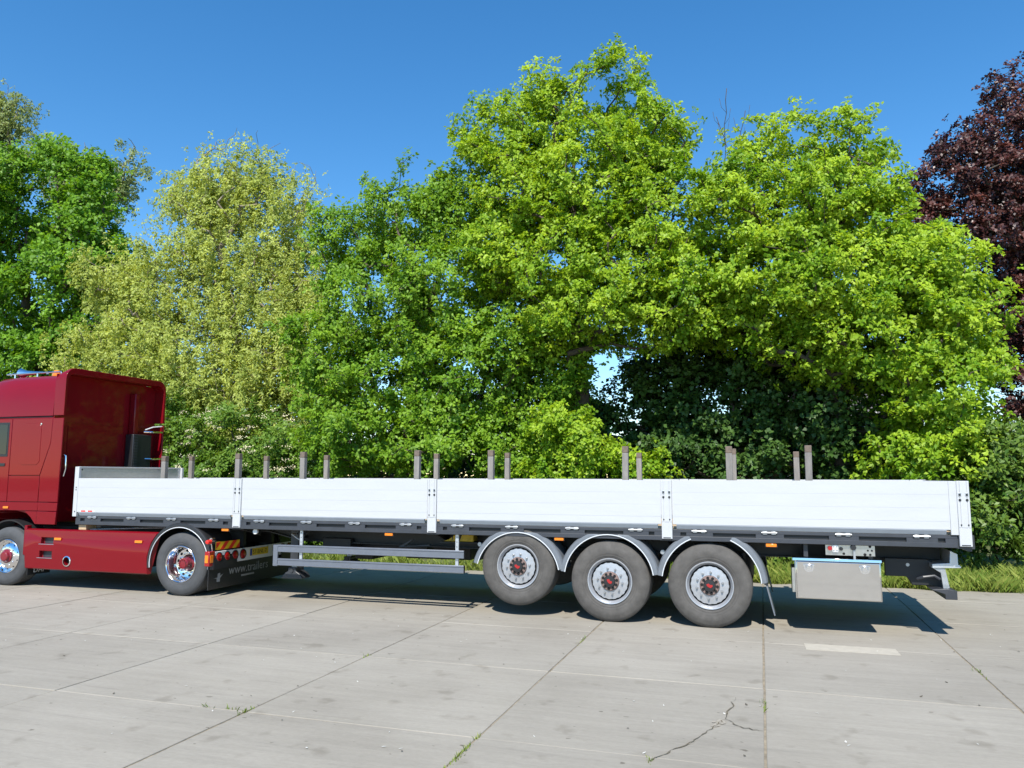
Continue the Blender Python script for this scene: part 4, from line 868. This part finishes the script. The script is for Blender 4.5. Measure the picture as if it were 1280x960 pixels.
# ================================================================== vegetation
LOB = {
    'left_maple': [(-18.6, 14.0, 13.83, 2.62, 2.5, 2.09), (-15.19, 13.5, 11.57, 1.98, 2.2, 2.31), (-21.73, 14.0, 12.33, 2.86, 2.5, 2.86), (-16.7, 13.5, 9.31, 2.66, 2.5, 2.33), (-14.6, 14.0, 8.27, 1.48, 2, 1.98), (-18.71, 13.5, 7.39, 2.36, 2.4, 1.68), (-16.45, 14.0, 14.84, 1.55, 1.5, 1.2), (-24.36, 14.0, 9.6, 2.9, 2.4, 3.26), (-16.45, 13.5, 6.61, 1.97, 2, 1.15), (-13.93, 14.0, 10.24, 1.32, 1.8, 1.65), (-12.98, 14.5, 7.6, 1.31, 1.6, 1.97)],
    'left_birch': [(-31.19, 22.0, 20.99, 1.43, 1.5, 2.38), (-32.71, 22.0, 23.21, 1.45, 1.5, 1.93), (-30.49, 22.0, 23.39, 0.86, 1.0, 1.43), (-33.52, 22.0, 18.79, 1.92, 2, 2.88)],
    'back_birch': [(-19.29, 20.0, 18.3, 0.58, 0.8, 0.92), (-24.21, 20.0, 18.6, 1.9, 1.5, 1.08), (-22.0, 20, 17.0, 2.5, 1.5, 1.5)],
    'willow': [(-7.06, 13.0, 12.98, 1.66, 1.6, 1.36), (-8.66, 13.0, 12.38, 1.38, 1.6, 1.53), (-5.07, 13.0, 11.37, 1.32, 1.6, 1.76), (-7.06, 12.5, 10.2, 2.2, 2, 2.05), (-8.87, 12.0, 9.02, 2.05, 2, 1.76), (-11.48, 12.0, 9.53, 1.36, 1.6, 1.21), (-10.42, 11.5, 6.79, 1.8, 1.8, 1.6), (-7.42, 11.5, 6.49, 2.1, 2.2, 1.96), (-5.25, 12.5, 7.99, 1.85, 2, 2.28), (-5.21, 11.5, 5.28, 1.9, 2, 1.63), (-8.88, 11.5, 5.13, 1.98, 1.8, 1.27), (-4.48, 13.0, 9.52, 0.87, 1.2, 1.45), (-7.21, 11.2, 4.49, 2.19, 1.8, 1.23), (-4.2, 11.5, 3.89, 1.6, 1.8, 1.2), (-12.1, 11.8, 5.57, 1.48, 1.6, 1.34), (-3.21, 12.2, 6.67, 1.1, 1.4, 1.64), (-3.9, 12.2, 8.0, 1.0, 1.3, 1.6), (-4.0, 12.0, 5.6, 1.1, 1.4, 1.2), (-2.7, 12, 4.9, 1.0, 1.2, 1.2)],
    'mid_oak': [(1.87, 9.0, 9.46, 1.38, 1.6, 1.15), (0.08, 9.0, 8.55, 1.13, 1.5, 1.17), (3.23, 9.3, 9.29, 0.91, 1.4, 1.14), (1.05, 8.5, 6.71, 1.79, 2.0, 1.46), (3.35, 8.5, 6.77, 1.63, 2.0, 1.52), (-0.12, 8.2, 5.13, 1.23, 1.6, 1.34), (1.97, 8.0, 4.57, 1.71, 1.9, 1.39), (4.14, 8.3, 4.53, 1.47, 1.8, 1.47), (1.04, 7.6, 2.86, 1.48, 1.5, 1.16), (3.33, 7.6, 2.83, 1.53, 1.5, 1.02), (5.14, 8.6, 5.38, 1.05, 1.5, 1.26), (5.28, 8.2, 2.63, 1.12, 1.2, 0.81), (6.02, 9.4, 4.38, 1.07, 1.2, 0.97), (5.35, 9.0, 3.71, 1.06, 1.2, 0.95), (6.77, 9.0, 5.15, 0.84, 1.2, 0.73), (6.42, 10.0, 3.99, 0.66, 0.8, 0.55), (6.7, 8.4, 4.14, 0.44, .6, 0.92), (6.99, 8.4, 3.14, .54, .6, .54)],
    'tall_oak': [(4.65, 9.0, 11.12, 1.07, 1.3, 1.0), (6.16, 9.0, 11.61, 0.99, 1.3, 0.99), (7.82, 9.0, 11.93, 0.86, 1.2, 0.96), (8.05, 9.0, 12.75, 0.40, .6, 0.55), (5.9, 9.0, 12.3, .5, .7, .5), (4.4, 9, 11.9, .4, .6, .4), (8.96, 9.0, 10.54, 0.88, 1.3, 1.04), (5.36, 8.6, 9.28, 1.5, 1.8, 1.29), (7.37, 8.4, 9.42, 1.55, 1.9, 1.45), (9.17, 8.6, 8.44, 1.21, 1.7, 1.21), (6.35, 8.2, 7.33, 1.54, 1.9, 1.23), (8.43, 8.0, 7.1, 1.47, 1.9, 1.18), (4.91, 8.6, 7.78, 1.18, 1.6, 1.18), (7.42, 8.0, 5.77, 1.29, 1.7, 0.89), (9.38, 8.0, 6.04, 1.15, 1.8, 1.06), (6.23, 8.6, 5.53, 0.83, 1.2, 0.83)],
    'right_oak': [(11.32, 9.0, 9.59, 1.0, 1.4, 0.9), (12.46, 9.0, 9.97, 0.89, 1.3, 0.89), (13.72, 9.0, 9.7, 0.77, 1.2, 0.77), (10.71, 8.6, 8.08, 1.18, 1.7, 1.08), (12.36, 8.4, 8.05, 1.33, 1.8, 1.14), (13.59, 8.6, 7.79, 1.12, 1.6, 0.94), (11.41, 8.0, 6.47, 1.4, 1.9, 1.03), (13.28, 8.0, 6.14, 1.35, 1.9, 1.08), (14.75, 8.0, 6.39, 1.05, 1.6, 0.88), (15.31, 8.0, 5.29, 0.95, 1.5, 1.04), (14.19, 8.0, 4.82, 1.23, 1.8, 1.05), (12.59, 8.4, 4.97, 1.29, 1.6, 0.92), (14.99, 7.6, 3.69, 1.09, 1.6, 1.01), (15.38, 7.4, 2.35, 0.73, 1.3, 0.98), (14.46, 7.6, 2.36, 1.01, 1.4, 0.92), (10.83, 8.4, 5.64, 1.05, 1.4, 0.76)],
    'ivy_tree': [(9.35, 10.0, 5.39, 1.16, 1.2, 1.06), (10.77, 10.0, 5.11, 1.24, 1.3, 1.14), (9.11, 10.0, 3.91, 0.95, 1.2, 1.05), (10.52, 9.8, 3.45, 1.42, 1.4, 1.22), (11.89, 10.0, 3.83, 1.01, 1.3, 1.21), (9.52, 9.6, 2.44, 1.22, 1.2, 0.91), (11.44, 9.6, 2.23, 1.38, 1.3, 0.89), (8.15, 10.0, 2.66, 0.53, 0.8, 0.85), (12.92, 9.8, 2.23, 1.17, 1.2, 0.87), (7.34, 10.3, 3.01, 0.87, 0.9, 0.57), (6.0, 10.3, 2.91, 1.11, 0.9, 0.67), (12.3, 10.0, 4.83, 1.11, 1.2, 0.91), (12.8, 9.0, 3.66, 1.0, 1.0, 1.0), (13.5, 8.8, 2.5, 1.0, 1.0, .9), (13.7, 9.2, 4.2, .9, 1.0, .9), (7.25, 10.3, 3.75, .85, .6, .40), (8.35, 10.0, 4.5, .45, .6, .6)],  # some lobes add dark leaves standing in for shade below the right oak
    'copper_beech': [(19.08, 16.0, 12.93, 1.24, 2, 1.37), (17.87, 16.0, 11.01, 1.5, 2.2, 1.25), (16.62, 16.0, 10.76, 1.0, 1.4, 0.80), (16.5, 16.0, 9.7, .9, 1.3, .8), (17.6, 16.0, 12.2, .9, 1.4, .9), (19.43, 16.0, 10.06, 1.46, 2.5, 1.71), (17.94, 15.5, 8.8, 1.58, 2.2, 1.33), (19.23, 16.0, 7.09, 1.45, 2.5, 1.69), (18.11, 16.0, 6.17, 1.22, 2, 1.46), (20.36, 16.0, 11.47, 1.46, 2.5, 2.19), (20.45, 16.0, 7.01, 1.66, 2.8, 2.85), (19.06, 16.0, 4.67, 1.19, 2, 1.43)],
    'laurel': [(15.64, 6.6, 1.87, 0.69, 0.8, 0.69), (15.19, 6.3, 1.12, 0.53, 0.7, 0.68), (15.82, 6.2, 1.14, 0.67, 0.8, 0.74), (14.68, 6.8, 1.08, 0.63, 0.8, 0.79), (16.44, 6.6, 2.02, 0.76, 0.9, 1.06), (15.83, 6.9, 2.49, 0.47, 0.6, 0.47)],
    'elder': [(-5.54, 9.0, 2.76, 1.23, 1.2, 1.1), (-3.81, 9.0, 2.98, 1.2, 1.2, 1.08), (-1.92, 8.7, 2.71, 1.15, 1.2, 1.15), (-0.72, 8.5, 2.25, 0.9, 1.0, 0.9), (-3.08, 8.5, 1.79, 2.08, 1.2, 1.04), (-6.88, 9.4, 3.8, 1.02, 1.0, 0.76), (-0.16, 8.8, 3.15, 0.91, 1, 1.13), (-8.31, 9.6, 3.32, 1.3, 1, 1.04)],
    'sapling': [(6.79, 7.2, 3.05, 0.95, 0.8, 0.47), (7.69, 7.0, 2.66, 0.73, 0.8, 0.55), (8.68, 7.0, 2.02, 0.63, 0.7, 0.45), (6.59, 7.2, 2.21, 0.75, 0.8, 0.66)],
}
tree('oak_tree', 'tallest bright yellow-green oak with ragged top behind the middle of the trailer', 'tree', (6.5, 9.6, .1), LOB['tall_oak'], L_OAK, BARK, 880, .42, 20, 10, .104, .064, .24, shoots=.16, topw=.6)
tree('oak_tree', 'broad bright green oak behind the rear half of the trailer', 'tree', (12.9, 9.2, .1), LOB['right_oak'], L_OAK, BARK, 940, .42, 20, 10, .104, .064, .24, shoots=.16, dead=3, topw=.6)
tree('maple_tree', 'rounded mid-green tree between the olive birch and the tallest oak', 'tree', (1.8, 9.2, .1), LOB['mid_oak'], L_MID, BARK, 1020, .40, 20, 8, .105, .068, .22, shoots=.06)
tree('birch_tree', 'weeping olive-yellow birch behind the truck cab', 'tree', (-5.6, 13.2, .1), LOB['willow'], L_WIL, BARKP, 1250, .36, 30, 6, .115, .056, .26, weep=1.0, shoots=.08, inner=.35)
tree('maple_tree', 'dark green broad maple at the left edge beyond the truck', 'tree', (-17.9, 14.3, .1), LOB['left_maple'], L_MAPLE, BARK, 760, .55, 20, 7, .17, .12, .32, shoots=.06)
tree('birch_tree', 'tall pale grey-green birch top showing in the upper left corner', 'tree', (-32.0, 22.2, .1), LOB['left_birch'], L_BIRCH, BARKP, 420, .5, 18, 6, .15, .08, .26, weep=.7, shoots=.15)
tree('birch_tree', 'pale birch twigs rising behind the crown of the left maple', 'tree', (-22.0, 20.3, .1), LOB['back_birch'], L_BIRCH, BARKP, 160, .5, 18, 6, .15, .08, .22, weep=.5, shoots=.15)
tree('copper_beech_tree', 'dark purple copper beech at the right edge of the picture', 'tree', (19.4, 16.6, .1), LOB['copper_beech'], L_COP, BARK, 760, .44, 18, 8, .11, .075, .30, shoots=.12)
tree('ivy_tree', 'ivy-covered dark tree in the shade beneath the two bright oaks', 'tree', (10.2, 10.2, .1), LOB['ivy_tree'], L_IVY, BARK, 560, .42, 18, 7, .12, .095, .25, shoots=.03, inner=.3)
tree('laurel_bush', 'glossy laurel bush beyond the rear end of the trailer', 'bush', (15.5, 6.7, .08), LOB['laurel'], L_LAUR, BARK, 150, .24, 13, 7, .14, .055, .05, shoots=.12)
tree('hazel_sapling', 'pale green young hazel in front of the gap between the trees', 'bush', (7.2, 7.4, .08), LOB['sapling'], L_OAK, BARK, 110, .30, 13, 8, .10, .07, .05, shoots=.28)
eld = tree('elder_bush', 'flowering elder bush with cream blossom behind the front trailer board', 'bush', (-3.2, 9.2, .08), LOB['elder'], L_ELD, BARK, 300, .36, 15, 8, .12, .06, .09, shoots=.06)
# cream flower heads on the elder
FL = []
for k in range(70):
    l = LOB['elder'][rng.integers(0, 5)]; d = unit(np.array([[rng.normal(), -abs(rng.normal())-.3, rng.normal()*.7+.4]]))[0]
    c = np.array(l[:3])+d*np.array(l[3:])*1.02
    m = 26; a = rng.normal(size=(m, 3))*np.array([.07, .07, .025]); FL.append(c+a)
FL = np.concatenate(FL); FQ = leaves_at(FL, unit(np.tile([[0, -.5, .8]], (len(FL), 1))+rng.normal(size=(len(FL), 3))*.3), 1, .032, .032, 1.0, 0, .005)
bl = put('blossom', quad_mesh('blossom', FQ, np.full(len(FQ), .5), BLOSSOM), eld); bl['kind'] = 'stuff'

# low shrubs along the verge, each a bush of its own
shr = [(-9.5, 6.6, 1.3), (-7.4, 6.1, 1.1), (-5.2, 6.4, 1.3), (-3.3, 6.0, 1.0), (-1.4, 6.3, 1.2), (.4, 6.0, 1.0), (2.1, 6.2, 1.05), (3.7, 5.9, 1.0), (5.2, 6.2, 1.2), (6.7, 6.0, 1.1), (8.4, 6.3, 1.3), (10.0, 6.0, 1.1), (11.6, 6.1, 1.15), (13.2, 6.5, 1.2)]
ORD14 = ORD+['ninth', 'tenth', 'eleventh', 'twelfth', 'thirteenth', 'fourteenth']
for k, (x, y, h) in enumerate(shr):
    lobs = [(x, y, h*.5, .75, .55, h*.5), (x-.5, y+.1, h*.4, .5, .45, h*.4), (x+.5, y+.15, h*.42, .5, .45, h*.42)]
    tree('shrub', f'low leafy shrub on the verge, {ORD14[k]} from the left end of the row', 'bush', (x, y+.1, .06), lobs, (L_LAUR, L_MID, L_ELD)[k % 3], BARK, 60, .22, 12, 7, .10, .06, .035, shoots=.08, group='low shrubs along the verge')
# shaded undergrowth and hedge closing the view behind the trees
n = 34000
px_ = rng.uniform(-26, 27, n); py_ = 12.2+rng.normal(size=n)*.5+np.abs(px_-6)*.05; pz_ = rng.random(n)**.8*(3.2+.35*np.sin(px_*1.7)+.3*np.sin(px_*.6+1))
Q = leaves_at(np.stack([px_, py_, pz_], 1), unit(np.stack([rng.normal(size=n)*.4, np.full(n, -.7), np.full(n, .6)], 1)), 2, .20, .13, .9)
hd = put('hedge', quad_mesh('hedge', Q, rng.normal(.5, .2, len(Q)), L_IVY)); tag(hd, 'shaded mass of undergrowth behind the tree trunks', 'hedge', kind='stuff')

# grass on the verge
def blades(n, X0, X1, yfun, hmin, hmax, wd):
    x = rng.uniform(X0, X1, n); y = yfun(x, n); h = rng.uniform(hmin, hmax, n)*(0.6+0.5*np.sin(x*2.3+y*1.7)**2)
    a = rng.uniform(0, 6.283, n); ln = h*rng.uniform(.05, 1.0, n); dx, dy = np.cos(a), np.sin(a)
    b = np.stack([x, y, np.full(n, .0)+np.clip((y-EDGE)*.08, 0, .12)], 1); s = np.stack([-dy, dx, np.zeros(n)], 1)*wd
    m = b+np.stack([dx*ln*.35, dy*ln*.35, h*.6], 1); t = b+np.stack([dx*ln, dy*ln, h], 1)
    return np.stack([b-s, b+s*.9, t, m-s*.8], 1)
def band(x, n): return EDGE-.04+rng.random(n)**1.4*1.9+.10*np.sin(x*2.1)+.06*np.sin(x*7)
B = np.concatenate([blades(22000, 10.5, 18.5, band, .05, .30, .0042), blades(17000, -12, 10.5, band, .06, .26, .008)])
gr = put('grass', quad_mesh('grass', B, rng.normal(.5, .25, len(B)), L_GRASS)); tag(gr, 'rough sunlit grass along the edge of the concrete yard', 'grass', kind='stuff')
# weeds in the slab joints
W_ = []
for (x, y, n, r_) in ((9.19, -5.15, 70, .14), (9.18, -4.78, 14, .06), (7.12, -4.78, 34, .05), (7.13, -2.72, 14, .04), (7.0, -4.77, 12, .08), (6.75, -4.79, 10, .05), (10.47, -4.86, 22, .03), (11.23, -3.3, 18, .10), (9.18, -1.2, 20, .2), (13.28, -1.4, 14, .12)):
    xx = x+rng.normal(size=n)*.012; yy = y+rng.normal(size=n)*r_
    if (x, y) in ((7.0, -4.77), (6.75, -4.79)): xx, yy = x+rng.normal(size=n)*.05, y+rng.normal(size=n)*.01
    W_.append(blades(n, 0, 1, lambda a, b: yy, .012, .05, .004)); h = W_[-1]; sh_ = xx-h[:, 0, 0]
    h[:, :, 0] += sh_[:, None]; h[:, :, 2] -= h[:, :1, 2]+.008
W_ = np.concatenate(W_)
wd_o = put('weeds', quad_mesh('weeds', W_, rng.normal(.4, .2, len(W_)), L_GRASS)); tag(wd_o, 'tiny weeds and moss growing in the slab joints', 'weeds', kind='stuff')
# litter: petals and bud scales on the concrete
for nm, mt_, cnt_, s_ in (('petals', PETAL, 190, .022), ('bud_scales', DARKBIT, 150, .026)):
    c = np.stack([rng.uniform(-3, 17, cnt_), rng.uniform(-6.3, 1.5, cnt_), np.full(cnt_, .004)], 1); a = rng.uniform(0, 6.28, cnt_)
    l = np.stack([np.cos(a), np.sin(a), rng.uniform(0, .3, cnt_)], 1)*(s_*rng.uniform(.4, 1.3, (cnt_, 1))); s = np.stack([-np.sin(a), np.cos(a), np.zeros(cnt_)], 1)*(s_*.45*rng.uniform(.4, 1, (cnt_, 1)))
    o = put(nm, quad_mesh(nm, np.stack([c-l*.5, c+s, c+l, c-s], 1), np.full(cnt_, .5), mt_)); tag(o, 'scattered pale petals on the concrete' if nm == 'petals' else 'scattered brown bud scales on the concrete', 'litter', kind='stuff')

# ------------------------------------------------------------------ brick house glimpsed through the right oak
H = thing('brick_house', 'pinkish brick house with grey roof glimpsed through the leaves of the right oak', 'house', (14.0, 19.0, 0))
G().prism([(11.2, 0), (16.4, 0), (16.4, 4.1), (11.2, 4.1)], 'y', 17.6, 23).build('wall', BRICK, H)
G().prism([(17.3, 4.05), (20.3, 6.6), (23.3, 4.05), (23.2, 3.95), (20.3, 6.45), (17.4, 3.95)], 'x', 10.9, 16.7).build('roof', ROOF, H)
for gx in (11.21, 16.33): G().prism([(17.7, 4.1), (20.3, 6.4), (22.9, 4.1)], 'x', gx, gx+.06).build('gable', BRICK, H)
for x in (11.9, 13.7, 15.2):
    for z in (1.0, 2.9):
        wn = G().box(x, x+.95, 17.54, 17.598, z, z+1.0).build('window', PLATEW, H, bevel=.01)
        for q in (0, 1): G().box(x+.07+.43*q, x+.45+.43*q, 17.535, 17.541, z+.08, z+.92).build('pane', GLASS, wn)
G().box(10.9, 16.7, 17.2, 17.4, 3.92, 4.04).build('gutter', PLATEW, H)
